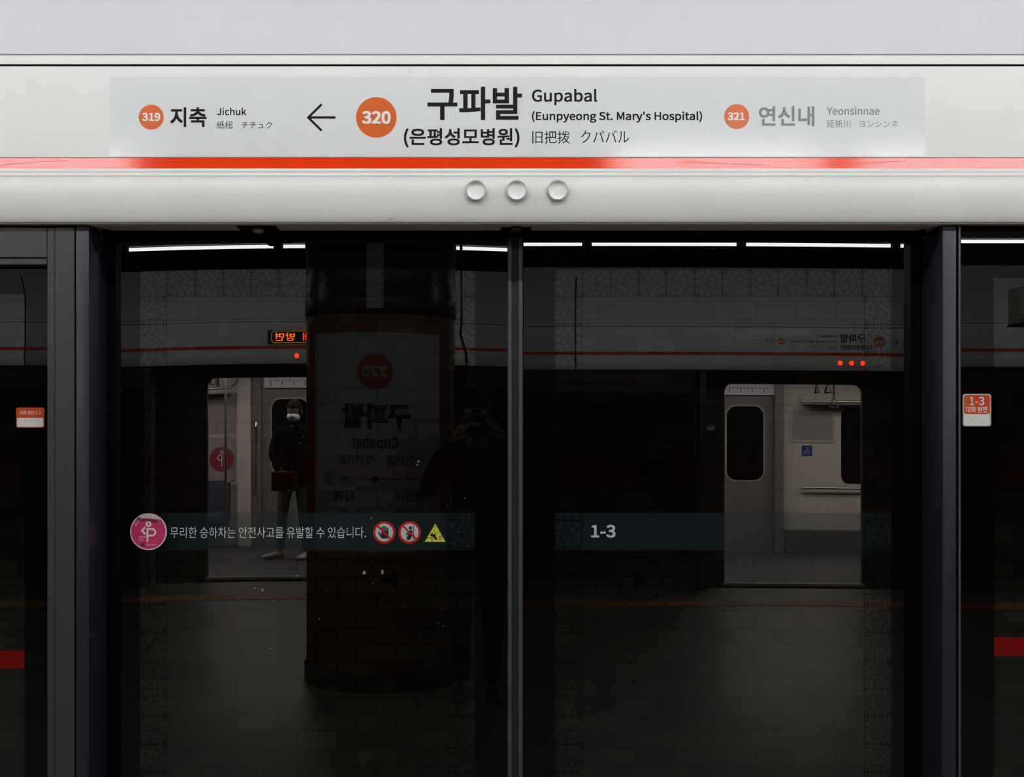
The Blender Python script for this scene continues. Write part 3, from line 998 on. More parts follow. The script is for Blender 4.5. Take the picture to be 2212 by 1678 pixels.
arc_text('임산부', 150, 122, 530 / 16.782 * K0, 92 / 16.782 * K0)
arc_text('니다.', 52, 30, 530 / 16.782 * K0, 84 / 16.782 * K0)
# curled flap
b = bmesh.new()
rows = []
for j in range(7):
    t = j / 6
    row = []
    for i in range(17):
        u = i / 16
        zx = 470 + u * 830
        topz = 790 - math.sqrt(max(650 ** 2 - (zx - 860) ** 2, 0))
        low = 330 + 30 * u + 8 * math.sin(9 * u)
        if i < 4:
            low = topz + (low - topz) * (0.25 + 0.25 * i * 0.75)
        p = Q(zx, topz + (low - topz) * t)
        row.append(b.verts.new((p[0], -0.0010 - 0.006 * math.sin(math.pi * 0.5 * t) ** 1.5 - 0.0008 * math.sin(7 * u + 2 * t), p[1])))
    rows.append(row)
for a_, c2 in zip(rows, rows[1:]):
    for i in range(16):
        b.faces.new((a_[i], a_[i + 1], c2[i + 1], c2[i]))
bmesh.ops.recalc_face_normals(b, faces=list(b.faces))
fo = MB().merge(b).build('peeled_flap', M['sticker_torn'], st, True, 60)
sm = fo.modifiers.new('thickness', 'SOLIDIFY'); sm.thickness = 0.0003

def ban_sticker(cx, cy, label, figure):
    o = empty('prohibition_sticker', (X(cx), -0.0010, Z(cy)), 0, label, 'sticker', 'red ringed prohibition stickers')
    MB().ngon(0, 0, 24.2 * K0, -0.0004, 64, 0.0003).build('red_ring', M['sticker_red'], o)
    MB().ngon(0, 0, 19.2 * K0, -0.0006, 64).build('pale_field', M['sticker_pale'], o)
    figure(o)
    s2 = 19.6 * K0 * math.sqrt(0.5)
    MB().stroke([(-s2, s2), (s2, -s2)], 4.0 * K0, -0.0013, caps=False).build('slash', M['sticker_red'], o)
    return o


def H(zx, zy, ox_, oy_):        # enlargement 11.642x of the three pictograms
    return ((790 + zx / 11.642 - ox_) * K0, (oy_ - (1110 + zy / 11.642)) * K0)


def fig_hand(o):
    c = (830, 1149.8)
    m = MB()
    P = lambda x, y: H(x, y, *c)
    m.poly([P(398, 420), P(570, 420), P(575, 560), P(558, 612), P(410, 620), P(372, 545), P(400, 512)], -0.0009)
    for (a, b_) in (((414, 328), (414, 440)), ((461, 304), (461, 440)), ((508, 328), (508, 440)), ((554, 358), (554, 470))):
        m.stroke([P(*a), P(*b_)], 31 / 11.642 * K0, -0.0009)
    m.stroke([P(332, 470), P(392, 560), P(430, 600)], 40 / 11.642 * K0, -0.0009)
    m.build('hand_pictogram', M['sticker_ink'], o)


def fig_lean(o):
    c = (885, 1149.8)
    m = MB()
    P = lambda x, y: H(x, y, *c)
    m.ngon(*P(1127, 348), 40 / 11.642 * K0, -0.0009, 28)
    m.poly([P(1095, 410), P(1150, 402), P(1172, 430), P(1172, 520), P(1160, 565), P(1105, 660), P(1022, 640), P(1050, 545), P(1085, 500)], -0.0009)
    m.stroke([P(1030, 505), P(1085, 460), P(1110, 430)], 36 / 11.642 * K0, -0.0009)
    m.poly([P(1190, 280), P(1212, 300), P(1212, 630), P(1188, 645)], -0.0009)
    m.build('leaning_pictogram', M['sticker_ink'], o)


ban_sticker(830, 1149.8, 'round red ringed sticker with a crossed out black hand', fig_hand)
ban_sticker(885, 1149.8, 'round red ringed sticker with a crossed out figure leaning on a door', fig_lean)
wn = empty('warning_sticker', (X(940), -0.0010, Z(1150)), 0, 'yellow triangle warning sticker with foot stepping into a gap', 'sticker')
P = lambda x, y: H(x, y, 940, 1150)
MB().poly([P(1715, 190), P(1785, 190), P(2050, 690), P(2040, 738), P(1450, 738), P(1440, 690)], -0.0004, 0.0003).build('black_rim', M['sticker_ink'], wn)
MB().poly([P(1750, 245), P(2005, 698), P(1487, 698)], -0.0006).build('yellow_field', M['sticker_yellow'], wn)
fm = MB()
lw_ = 9 / 11.642 * K0
fm.stroke([P(1782, 300), P(1690, 440), P(1785, 490), P(1848, 415)], lw_, -0.0009, caps=False)
fm.stroke([P(1535, 600), P(1672, 600), P(1668, 700)], 17 / 11.642 * K0, -0.0009)
fm.poly([P(1668, 470), P(1710, 510), P(1745, 488), P(1765, 560), P(1800, 615), P(1795, 660), P(1755, 645), P(1700, 590), P(1680, 560), P(1655, 568), P(1620, 535), P(1650, 480)], -0.0009)
fm.build('foot_pictogram', M['sticker_ink'], wn)
c_ = P(1875, 600)
star = []
for i in range(16):
    a = 2 * math.pi * i / 16 + 0.2
    r = (78 if i % 2 else 40) / 11.642 * K0
    star.append((c_[0] + r * 0.75 * math.cos(a), c_[1] + r * math.sin(a)))
MB().poly(star, -0.0009).build('impact_star', M['sticker_red'], wn)
MB().poly([(c_[0] + (p[0] - c_[0]) * 0.5, c_[1] + (p[1] - c_[1]) * 0.5) for p in star], -0.0011).build('star_core', M['sticker_white'], wn)

# ================================================================== TRACK SIDE BEHIND THE GLASS
ts = empty('track_wall_sign', (X(1440, 4.18), 4.184, Z(1015, 4.18)), 0, 'dark direction sign with arrow and disc on the red track wall band', 'sign')
kx = (4.18 - CY) / F
MB().ngon((1413 - 1440) * kx, 0, 29 * kx, -0.003, 40).build('number_disc', M['sticker_ink'], ts)
text('319', ((1398 - 1440) * kx, (1428 - 1440) * kx, -8 * kx, 8 * kx), -0.005, M['track_red'], ts)
MB().poly([((1319 - 1440) * kx, 0), ((1345 - 1440) * kx, 22 * kx), ((1345 - 1440) * kx, 8 * kx), ((1368 - 1440) * kx, 8 * kx), ((1368 - 1440) * kx, -8 * kx), ((1345 - 1440) * kx, -8 * kx), ((1345 - 1440) * kx, -22 * kx)], -0.003).build('arrow', M['sticker_ink'], ts)
text('지축', ((1462 - 1440) * kx, (1550 - 1440) * kx, -16 * kx, 16 * kx), -0.003, M['sticker_ink'], ts, 0.02)
for i, xx in enumerate((-5.4, -3.0, -0.6, 1.8, 4.2)):
    t_ = empty('fill_light', (xx, 0.24, -0.34), 0, 'dim service tube light under the platform edge behind the doors', 'light', 'added fill lights')  # hidden tubes, added only to brighten the track wall tiles
    MB().box(-0.6, 0.6, -0.08, -0.015, -0.03, 0.03).build('housing', M['housing'], t_)
    MB().tube([(-0.55, 0, 0), (0.55, 0, 0)], 0.013).build('tube', M['fill_tube'], t_, True)
for yy in (1.55, 2.98):
    tag(MB().box(-8.9, 8.9, yy - 0.035, yy + 0.035, -1.1, -0.95).build('rail', M['ballast']), 'steel running rail on the track bed behind the doors', 'rail', 'rails behind the doors')

# ================================================================== CEILING LIGHTS
proto = None
far_tube_mesh = MB().tube([(-0.565, 0, 0), (0.565, 0, 0)], 0.0135).build('tube', M['far_tube'], None, True)
_o = far_tube_mesh
far_tube_mesh = _o.data
bpy.data.objects.remove(_o)
def lamp_row(y, xs, label, group, far=False):
    global proto
    for xx in xs:
        if proto is None:
            o = empty('ceiling_light', (0, 0, 2.84))
            MB().box(-0.59, 0.59, -0.025, 0.025, 0.022, 0.075, 0.004).box(-0.40, -0.38, -0.01, 0.01, 0.07, 0.31).box(0.38, 0.40, -0.01, 0.01, 0.07, 0.31).build('housing', M['housing'], o)
            MB().tube([(-0.565, 0, 0), (0.565, 0, 0)], 0.0135).build('tube', M['tube'], o, True)
            MB().box(-0.588, -0.562, -0.016, 0.016, -0.016, 0.03, 0.002).build('lamp_holder', M['housing'], o)
            MB().box(0.562, 0.588, -0.016, 0.016, -0.016, 0.03, 0.002).build('lamp_holder', M['housing'], o)
            proto = o
        else:
            o = copy_tree(proto)
        o.location = (xx, y, 2.86 if y == -4.18 else 2.84)
        tag(o, label, 'light', group)
        if far:
            t = [c for c in o.children if c.name.startswith('tube')][0]
            t.data = far_tube_mesh


lamp_row(-1.36, [0.26 + 1.2 * i for i in range(-5, 6)], 'bare white tube lamp in the ceiling row above our doors', 'near ceiling tubes')
lamp_row(-4.18, [-7.2, -5.96, -4.72, -3.66, -2.42, 1.31, 2.62, 3.88, 5.17, 6.43], 'bare white tube lamp in the middle ceiling row by the column', 'middle ceiling tubes')
lamp_row(-7.0, [0.26 + 1.2 * i for i in range(-5, 6)], 'bare white tube lamp in the reflected row before the far header', 'far ceiling tubes', True)

# ================================================================== COLUMN AND ITS SIGN
CX, CYc, CR = -0.535, -4.12, 0.415
colm = empty('platform_column', (CX, CYc, 0), 0, 'round dark red column on the platform reflected in the left door', 'column')
MB().lathe([(CR, 0.0), (CR, 2.02)], (0, 0, 0), 'Z', 64).build('tiled_shaft', M['col_tile'], colm, True, 60)
MB().lathe([(CR + 0.012, 0.0), (CR + 0.012, 0.10), (CR, 0.11)], (0, 0, 0), 'Z', 64).build('base_ring', M['slot_black'], colm, True, 40)
MB().lathe([(CR + 0.003, 2.02), (CR + 0.008, 2.03), (CR + 0.008, 2.14), (CR + 0.002, 2.15), (CR + 0.002, 2.38), (CR + 0.007, 2.39), (CR + 0.007, 3.15)], (0, 0, 0), 'Z', 64).build('glossy_wrap', M['col_wrap'], colm, True, 40)
MB().box(-0.045, 0.045, CR + 0.008, CR + 0.014, 2.05, 2.75).build('vertical_tape', M['groove_grey'], colm)

cs = empty('column_sign', (CX, CYc, 0), 0, 'curved pale station name board wrapped round the dark red column', 'sign')
RB = CR + 0.012
def curved(mb_bm, R_):
    """(u, ., z) sheet -> wrapped on the column, read by someone facing it from the doors."""
    for v in mb_bm.verts:
        a = v.co.x / R_
        rr = R_ - v.co.y
        v.co = Vector((-rr * math.sin(a), rr * math.cos(a), v.co.z))
def sheet(u0, u1, z0, z1, R_, n=24):
    b = bmesh.new()
    A = [b.verts.new((u0 + (u1 - u0) * i / n, 0, z0)) for i in range(n + 1)]
    B = [b.verts.new((u0 + (u1 - u0) * i / n, 0, z1)) for i in range(n + 1)]
    for i in range(n):
        b.faces.new((A[i], A[i + 1], B[i + 1], B[i]))
    curved(b, R_)
    return b
def ctext(s, u0, u1, z0, z1, m, bold=0.0):
    b = text_bm(s, u0, u1, z0, z1, 0, bold)
    curved(b, RB + 0.004)
    return MB().merge(b).build('lettering', m, cs)
MB().merge(sheet(-0.46, 0.46, 0.72, 1.97, RB)).build('rim', M['board_rim'], cs, True)
MB().merge(sheet(-0.385, 0.385, 0.75, 1.915, RB + 0.002)).build('board', M['board'], cs, True)
dd = bmesh.new()
rg = [[dd.verts.new((0.096 * q / 8 * math.cos(2 * math.pi * i / 40), 0, 1.706 + 0.096 * q / 8 * math.sin(2 * math.pi * i / 40))) for i in range(40)] for q in range(1, 9)]
dd.faces.new(rg[0])
for a_, c2 in zip(rg, rg[1:]):
    for i in range(40):
        dd.faces.new((a_[i], a_[(i + 1) % 40], c2[(i + 1) % 40], c2[i]))
curved(dd, RB + 0.004)
dk = MB().merge(dd).build('number_disc', M['board_disc'], cs)
b = text_bm('320', -0.07, 0.07, 1.675, 1.737, 0, 0.02)
curved(b, RB + 0.006)
MB().merge(b).build('number', M['board'], dk)
ctext('구파발', -0.19, 0.185, 1.404, 1.539, M['sign_ink'], 0.03)
ctext('Gupabal', -0.125, 0.12, 1.285, 1.362, M['sign_ink'], 0.012)
ctext('旧把拨', -0.21, -0.06, 1.205, 1.268, M['sign_ink'])
ctext('クパバル', 0.01, 0.205, 1.205, 1.268, M['sign_ink'])
ctext('연신내', -0.275, -0.11, 1.016, 1.075, M['sign_ink'], 0.01)
ctext('지축', 0.10, 0.235, 1.016, 1.075, M['sign_ink'], 0.01)
ctext('Yeonsinnae', -0.27, -0.12, 0.955, 0.987, M['sign_ink'])
ctext('Jichuk', 0.14, 0.215, 0.955, 0.987, M['sign_ink'])
ln = bmesh.new()
for i in range(34):
    u = -0.25 + i * 0.0155
    ln.faces.new([ln.verts.new(p) for p in ((u, 0, 1.136), (u + 0.008, 0, 1.136), (u + 0.008, 0, 1.141), (u, 0, 1.141))])
for pts in (((0.26, 1.165), (0.285, 1.1385)), ((0.26, 1.112), (0.285, 1.1385))):
    (a0, z0), (a1, z1) = pts
    ln.faces.new([ln.verts.new(p) for p in ((a0, 0, z0 - 0.004), (a1, 0, z1 - 0.004), (a1, 0, z1 + 0.004), (a0, 0, z0 + 0.004))])
for uc, rr2 in ((0.0, 0.018), (0.17, 0.010), (-0.18, 0.010)):
    ln.faces.new([ln.verts.new((uc + rr2 * math.cos(2 * math.pi * i / 20), 0, 1.1385 + rr2 * math.sin(2 * math.pi * i / 20))) for i in range(20)])
curved(ln, RB + 0.004)
MB().merge(ln).build('route_line', M['sign_ink'], cs)

cb = MB().tube([(X(994, 3.72), -3.98, 3.1), (X(995, 3.72), -3.98, 2.4), (X(996, 3.72), -3.98, 2.0), (X(993, 3.72), -3.97, 1.93), (X(1000, 3.72), -3.97, 1.87), (X(1006, 3.72), -3.97, 1.82), (X(1008, 3.72), -3.97, 1.75), (X(1006, 3.72), -3.97, 1.6)], 0.008).build('hanging_cable', M['cable'], None, True)
tag(cb, 'black cable hanging down beside the dark red column', 'cable')

# ================================================================== ACROSS THE PLATFORM
YO = -8.36                       # plane of the opposite doors
far_header = build_header((0, YO, 0), math.pi, 'reflected white door header with orange stripe across the platform', joints=(-0.86, 3.85))
K2 = 249.4
SC = 3.17
def far_sign_root():
    # local x runs the other way: local origin so that the sign's middle sits at world x = SC
    r = empty('station_sign', (SC + X(1116, SY), YO, 0), math.pi, 'mirrored pale station name sign on the header across the platform', 'sign')
    return r
SPEC2 = {
    'discs': [(327, 253.2, 27, '321', 307.4, 346.6, 244.0, 261.6), (813, 253.8, 43.8, '320', 782, 844, 240.2, 267.8), (1591, 252, 27, '319', 1571.4, 1608.6, 243.2, 260.2)],
    'words': [('연신내', 368.2, 446.4, 236, 270, 'sign_ink', 0.014), ('Yeonsinnae', 469, 575, 232.4, 249.4, 'sign_ink', 0.008),
              ('延新川', 468.4, 520, 262, 278.3, 'sign_ink', 0.0), ('ヨンシンネ', 535, 617.8, 263, 277.6, 'sign_ink', 0.0)] + CENTER_WORDS + [
              ('지축', 1638.8, 1720, 229.4, 272.8, 'sign_grey', 0.014), ('Jichuk', 1746, 1809.6, 231, 248.6, 'sign_grey', 0.008),
              ('纸杻', 1745, 1780, 259.2, 276.5, 'sign_grey', 0.0), ('チチュク', 1800, 1866, 260.6, 275.2, 'sign_grey', 0.0)]}
fs = far_sign_root()
build_sign(fs, SY, SY, SPEC2)

for xx, lab in ((3.25 - 0.0985, 'lit red lamp on far header, leftmost of the three'), (3.25, 'lit red lamp on far header, middle of the three'), (3.25 + 0.0985, 'lit red lamp on far header, rightmost of the three'),
                (-1.555, 'lit red lamp on the far header beside the column')):
    indicator(lab, xx, 1.991, YO - YB, True, math.pi, 'lit lamps across the platform')

led = empty('led_display', (-1.25, YO - SY + 0.001, 2.158), math.pi, 'black display with red dot letters on the far header beside the column', 'display')
MB().box(-0.8, 0.56, -0.02, 0.0, -0.062, 0.062, 0.003).build('case', M['led_case'], led)
bo = MB()
rp = rrect_pts(-0.78, 0.525, -0.053, 0.053, 0.028)
bo.stroke(rp, 0.006, -0.021, caps=False, closed=True)
bo.build('yellow_border', M['led_yellow'], led)
text('방면', (0.323, 0.492, -0.037, 0.037), -0.0215, M['led_orange'], led, 0.008)
text('연신내', (-0.03, 0.254, -0.037, 0.037), -0.0215, M['led_red'], led, 0.008)

hs = empty('hanging_sign', (4.02, -5.95, 2.31), 0, 'long hanging direction sign reflected in the right fixed panel', 'sign')
MB().box(-0.06, 0.06, -0.88, 0.88, -0.13, 0.14, 0.004).build('casing', M['hang_sign'], hs)
MB().box(-0.066, -0.06, -0.66, 0.82, -0.10, 0.12).build('face', M['hang_face'], hs)
MB().box(-0.065, 0.065, -0.89, 0.89, -0.145, -0.13).build('bottom_rail', M['slot_black'], hs)
MB().tube([(0, -0.7, 0.14), (0, -0.7, 0.82)], 0.012).tube([(0, 0.7, 0.14), (0, 0.7, 0.82)], 0.012).build('hanger', M['slot_black'], hs)

# opposite fixed panels and posts; gaps of two metres at the doors (centres x = -1.85 and 3.0)
for (a, b_, lab) in ((-8.6, -2.87, 'dark fixed glass screen across the platform, left of the far doorways'), (-0.83, 1.98, 'dark fixed glass screen across the platform between the two far doorways'),
                     (4.02, 8.6, 'dark fixed glass screen across the platform, right of the far doorways')):
    o = empty('far_screen', ((a + b_) / 2, YO, 0), 0, lab, 'panel', 'fixed screens across the platform')
    w2 = (b_ - a) / 2
    MB().box(-w2 + 0.06, w2 - 0.06, 0.0, 0.012, 0.1, 1.918).build('glass_pane', M['train_window'], o)
    MB().box(-w2, w2, -0.03, 0.04, 0.0, 0.1).build('bottom_rail', M['frame_dark'], o)
    for s in (-1, 1):
        MB().box(s * w2 - 0.03, s * w2 + 0.03, -0.05, 0.12, 0.0, 1.918, 0.003).build('post', M['frame_dark'], o)
fp_ = empty('braille_plate', (2.10, YO + 0.125, 1.42), math.pi, 'pale braille plate on the far screen beside the right doorway', 'plate', 'orange braille plates')
MB().rrect(-0.035, 0.035, -0.03, 0.03, 0.006, -0.002, 0.002).build('backing', M['plate_white'], fp_)
MB().rrect(-0.032, 0.032, 0.0, 0.027, 0.005, -0.0024).build('orange_field', M['plate_orange'], fp_)
fp_.location = (2.06, YO + 0.013, 1.43)

# ================================================================== TRAIN ACROSS THE PLATFORM
YT, YF = -9.18, -12.3            # near and far side walls
ZF, ZT = -0.045, 2.2
DOORS = (-1.89, 2.99)
train = empty('train', (0, (YT + YF) / 2, 0), 0, 'subway train, coloured dark for shade, standing with open doors across the platform', 'train')
yc = (YT + YF) / 2
def tb(mb, x0, x1, y0, y1, z0, z1, bev=0.0):
    return mb.box(x0, x1, y0 - yc, y1 - yc, z0, z1, bev)
side = MB()
edges = [-8.7]
for c in DOORS:
    edges += [c - 0.65, c + 0.65]
edges.append(8.7)
for i in range(0, len(edges), 2):
    tb(side, edges[i], edges[i + 1], YT - 0.06, YT, -0.5, ZT)
DT = 1.835
for c in DOORS:
    tb(side, c - 0.65, c + 0.65, YT - 0.06, YT, DT, ZT)
    tb(side, c - 0.65, c + 0.65, YT - 0.06, YT, -0.5, ZF)
    r = 0.075
    for sx_ in (-1, 1):           # rounded upper corners of the opening
        pts = [(c + sx_ * 0.651, DT + 0.001)]
        for i in range(7):
            a = math.pi / 2 * i / 6
            pts.append((c + sx_ * (0.65 - r + r * math.sin(a)), DT - r + r * math.cos(a)))
        b = bmesh.new()
        A = [b.verts.new((p[0], YT - 0.06 - yc, p[1])) for p in pts]
        B = [b.verts.new((p[0], YT - yc, p[1])) for p in pts]
        b.faces.new(A); b.faces.new(B)
        for i in range(len(pts)):
            j = (i + 1) % len(pts)
            b.faces.new((A[i], A[j], B[j], B[i]))
        bmesh.ops.recalc_face_normals(b, faces=list(b.faces))
        side.merge(b)
side.build('side_wall', M['train_body'], train)
for c in DOORS:
    MB().box(c - 0.67, c + 0.67, YT - yc - 0.02, YT - yc + 0.03, ZF - 0.02, ZF + 0.004).build('door_sill', M['pale_rim'], train)
tb(MB(), -8.7, 8.7, YF, YT - 0.06, ZF - 0.1, ZF).build('floor_deck', M['train_floor'], train)
tb(MB(), -8.7, 8.7, YF, YT, ZT, ZT + 0.08).build('roof', M['train_wall'], train)
tb(MB(), -8.7, 8.7, YF - 0.06, YF, -0.5, ZT).build('far_wall', M['train_wall'], train)
MB().box(-8.5, 8.5, -0.35, -0.15, ZT - 0.03, ZT - 0.005).box(-8.5, 8.5, 0.15, 0.35, ZT - 0.03, ZT - 0.005).build('light_panel', M['train_glow'], train)
for a, b_ in ((-8.7, DOORS[0] - 0.66), (DOORS[0] + 0.66, DOORS[1] - 0.66), (DOORS[1] + 0.66, 8.7)):
    MB().box(a, b_, YT - yc, YT - yc + 0.004, 0.62, 0.74).build('orange_band', M['train_stripe'], train)
yw = YF - yc                      # inner face of the far wall, local
FD = (-1.87, 2.84)                # closed doors on the far side
for c in FD:
    dr = MB().box(c - 0.655, c + 0.655, yw, yw + 0.012, ZF, 1.80).build('far_door', M['train_door'], train)
    for s in (-1, 1):
        x0, x1 = c + s * 0.325 - 0.215, c + s * 0.325 + 0.215
        fr_ = MB().rrect(x0 - 0.014, x1 + 0.014, 0.787, 1.684, 0.12, 0, 0.006)
        o = fr_.build('window_trim', M['pale_rim'], dr)
        o.location = (0, yw + 0.014, 0); o.rotation_euler = (0, 0, 0)
        for v in o.data.vertices: v.co.y = -v.co.y
        g_ = MB().rrect(x0, x1, 0.80, 1.67, 0.11, 0, 0.004).build('window_glass', M['train_window'], dr)
        g_.location = (0, yw + 0.017, 0)
        for v in g_.data.vertices: v.co.y = -v.co.y
    MB().box(c - 0.004, c + 0.004, yw + 0.012, yw + 0.015, ZF, 1.80).build('door_seam', M['rubber'], dr)
    mp = MB().box(c - 0.62, c + 0.68, yw, yw + 0.06, 1.80, 2.05, 0.003).build('route_map', M['route_map'], train)
    rk = MB()
    rs2 = random.Random(int(c * 10))
    for i in range(26):
        u = c - 0.55 + i * 0.045
        rk.box(u, u + 0.014, yw + 0.060, yw + 0.0615, 1.875, 1.890)
        if i % 3 == 0:
            rk.box(u, u + 0.012, yw + 0.060, yw + 0.0615, 1.83, 1.865)
    rk.build('station_marks', M['route_ink'], mp)
    for s in (-1, 1):
        MB().tube([(c + s * 0.72, yw + 0.04, 0.55), (c + s * 0.72, yw + 0.055, 0.6), (c + s * 0.72, yw + 0.055, 1.35), (c + s * 0.72, yw + 0.04, 1.4)], 0.014).build('grab_rail', M['steel'], train, True)
# wheelchair bay on the right
xw = lambda px_: (px_ - PX0) * (-2 * 0 + (abs(YF) + 3.3)) / F
zw = lambda py_: CZ - (py_ - 5 - PY0) * (abs(YF) + 3.3) / F
fm = MB()
x0, x1, z0, z1 = xw(1706), xw(1802), zw(957), zw(888)
fm.box(x0, x1, yw, yw + 0.012, z0, z1, 0.003)
scr = fm.build('advert_frame', M['pale_rim'], train)
MB().box(x0 + 0.025, x1 - 0.025, yw + 0.011, yw + 0.0125, z0 + 0.025, z1 - 0.025).build('advert_face', mat('advert_face', (0.33, 0.31, 0.30), 0.3), scr)
wx, wz = xw(1743), zw(975)
bs = MB().box(wx - 0.062, wx + 0.062, yw, yw + 0.003, wz - 0.062, wz + 0.062).build('wheelchair_sign', M['blue_sign'], train)
wm = MB()
wm.ngon(wx + 0.008, wz + 0.036, 0.010, yw + 0.004, 14)
wm.stroke([(wx + 0.006, wz + 0.022), (wx, wz - 0.006), (wx - 0.028, wz - 0.006), (wx - 0.038, wz - 0.036)], 0.011, yw + 0.004)
wm.ring(wx + 0.006, wz - 0.014, 0.022, 0.030, yw + 0.004, 24, -math.pi * 0.9, math.pi * 0.45)
wo = wm.build('wheelchair_mark', M['plate_grey'], bs)
g_ = MB().rrect(xw(1817), xw(1817) + 1.7, zw(1045), zw(882), 0.09, 0, 0.004).build('side_window', M['train_window'], train)
for v in g_.data.vertices: v.co.y = -v.co.y
g_.location = (0, yw + 0.004, 0)
MB().tube([(xw(1731), yw, zw(1055)), (xw(1731), yw + 0.07, zw(1055)), (6.4, yw + 0.07, zw(1055))], 0.016).build('lean_rail', M['steel'], train, True)
MB().tube([(xw(1726), yw, zw(862)), (xw(1728), yw + 0.10, zw(868)), (6.4, yw + 0.10, zw(868))], 0.014).box(xw(1732), 6.4, yw, yw + 0.26, zw(876), zw(872)).build('luggage_rack', M['steel'], train, True)
MB().box(3.61, 8.6, yw, yw + 0.12, ZF, 0.22, 0.005).build('skirting', M['concrete'], train)
# left bay: pale partition, posters and seats
MB().box(-2.80, -2.645, yw, yw + 0.10, ZF, ZT).build('door_pillar', M['train_wall'], train)
MB().box(-2.64, -2.53, yw, yw + 0.05, ZF, ZT).build('door_frame', M['train_door'], train)
MB().box(3.50, 3.60, yw, yw + 0.10, ZF, ZT).build('door_pillar', M['train_door'], train)
ps = MB().box(-4.2, -2.84, yw, yw + 0.006, 1.27, 1.66).build('advert_poster', M['poster_pale'], train)
pp = MB().box(-3.45, -2.84, yw, yw + 0.006, 0.72, 1.235).build('priority_poster', M['poster_pale'], train)
pd = MB().ngon(-3.00, 0.97, 0.145, 0, 40).build('pink_disc', M['poster_pink'], pp)
pd.location = (0, yw + 0.008, 0)
pm = MB()
pm.ring(-3.00, 1.055, 0.010, 0.021, 0, 20)
pm.stroke([(-3.00, 0.89), (-3.00, 1.018), (-3.03, 1.018), (-3.055, 0.99), (-3.03, 0.958), (-3.00, 0.958)], 0.013, 0)
pm.stroke([(-2.975, 1.015), (-2.950, 0.99), (-2.975, 0.965)], 0.012, 0)
po = pm.build('emblem', M['poster_mark'], pp)
po.location = (0, yw + 0.010, 0)
MB().box(-6.6, -2.90, yw, yw + 0.12, 0.28, 0.72, 0.02).box(-6.6, -2.90, yw, yw + 0.48, 0.24, 0.36, 0.03).build('bench_seat', M['seat'], train, True)
MB().tube([(-2.87, yw + 0.45, 0.35), (-2.87, yw + 0.45, 0.66), (-2.87, yw + 0.40, 0.72), (-2.87, yw + 0.05, 0.72)], 0.016).tube([(-2.87, yw + 0.46, 0.36), (-2.87, yw + 0.46, ZT)], 0.016).build('seat_rail', M['steel'], train, True)
MB().tube([(-6.6, yw + 0.30, 1.80), (-2.85, yw + 0.30, 1.80), (-2.80, yw + 0.2, 1.85), (-2.80, yw + 0.1, 1.90)], 0.016).box(-6.6, -2.88, yw, yw + 0.28, 1.735, 1.75).build('luggage_rack', M['steel'], train, True)
for k_, xx in enumerate((3.05 + 0.33, 3.05 + 0.44, 3.05 + 0.50)):
    pass
# hand straps over the aisle
for (px_, y_, rot) in ((1765, -11.6, 1.35), (1789, -11.6, 0.9), (1801.5, -10.9, 0.15), (460, -10.9, 0.6), (471, -11.6, 1.2)):
    D = 3.3 - y_
    xx = (px_ - PX0) * D / F
    zz = CZ + 0.335 if px_ == 1801.5 else CZ + 0.51
    s = MB()
    tri = [(-0.045, -0.09), (0.045, -0.09), (0.0, 0.03)]
    P3 = [Vector((p[0] * math.cos(rot), p[0] * math.sin(rot), p[1])) for p in tri]
    o3 = Vector((xx, y_ - yc, zz - 0.05))
    s.tube([P3[0] + o3, P3[1] + o3, P3[2] + o3, P3[0] + o3], 0.012, 8)
    s.tube([P3[2] + o3, (xx, y_ - yc, ZT)], 0.011, 8)
    s.build('hand_strap', M['strap'], train, True)
for yy in (-10.9, -11.6):
    MB().tube([(-8.4, yy - yc, ZT - 0.06), (8.4, yy - yc, ZT - 0.06)], 0.015).build('strap_rail', M['steel'], train, True)

# ================================================================== PEOPLE
def skin_bm(verts, edges, sub=2):
    """Limb graph -> skinned smooth surface; verts are (x, y, z, radius_x[, radius_y])."""
    me = bpy.data.meshes.new('graph')
    me.from_pydata([v[:3] for v in verts], edges, [])
    ob = bpy.data.objects.new('graph', me)
    col.objects.link(ob)
    ob.modifiers.new('skin', 'SKIN')
    sd = ob.modifiers.new('sub', 'SUBSURF')
    sd.levels = sd.render_levels = sub
    for i, v in enumerate(verts):
        s = me.skin_vertices[0].data[i]
        s.radius = (v[3], v[4] if len(v) > 4 else v[3])
        s.use_root = (i == 0)
    dg = bpy.context.evaluated_depsgraph_get()
    out_ = bpy.data.meshes.new_from_object(ob.evaluated_get(dg))
    b = bmesh.new()
    b.from_mesh(out_)
    bpy.data.objects.remove(ob)
    bpy.data.meshes.remove(me)
    bpy.data.meshes.remove(out_)
    return b


def chain(pts, sub=2):
    return skin_bm(pts, [(i, i + 1) for i in range(len(pts) - 1)], sub)


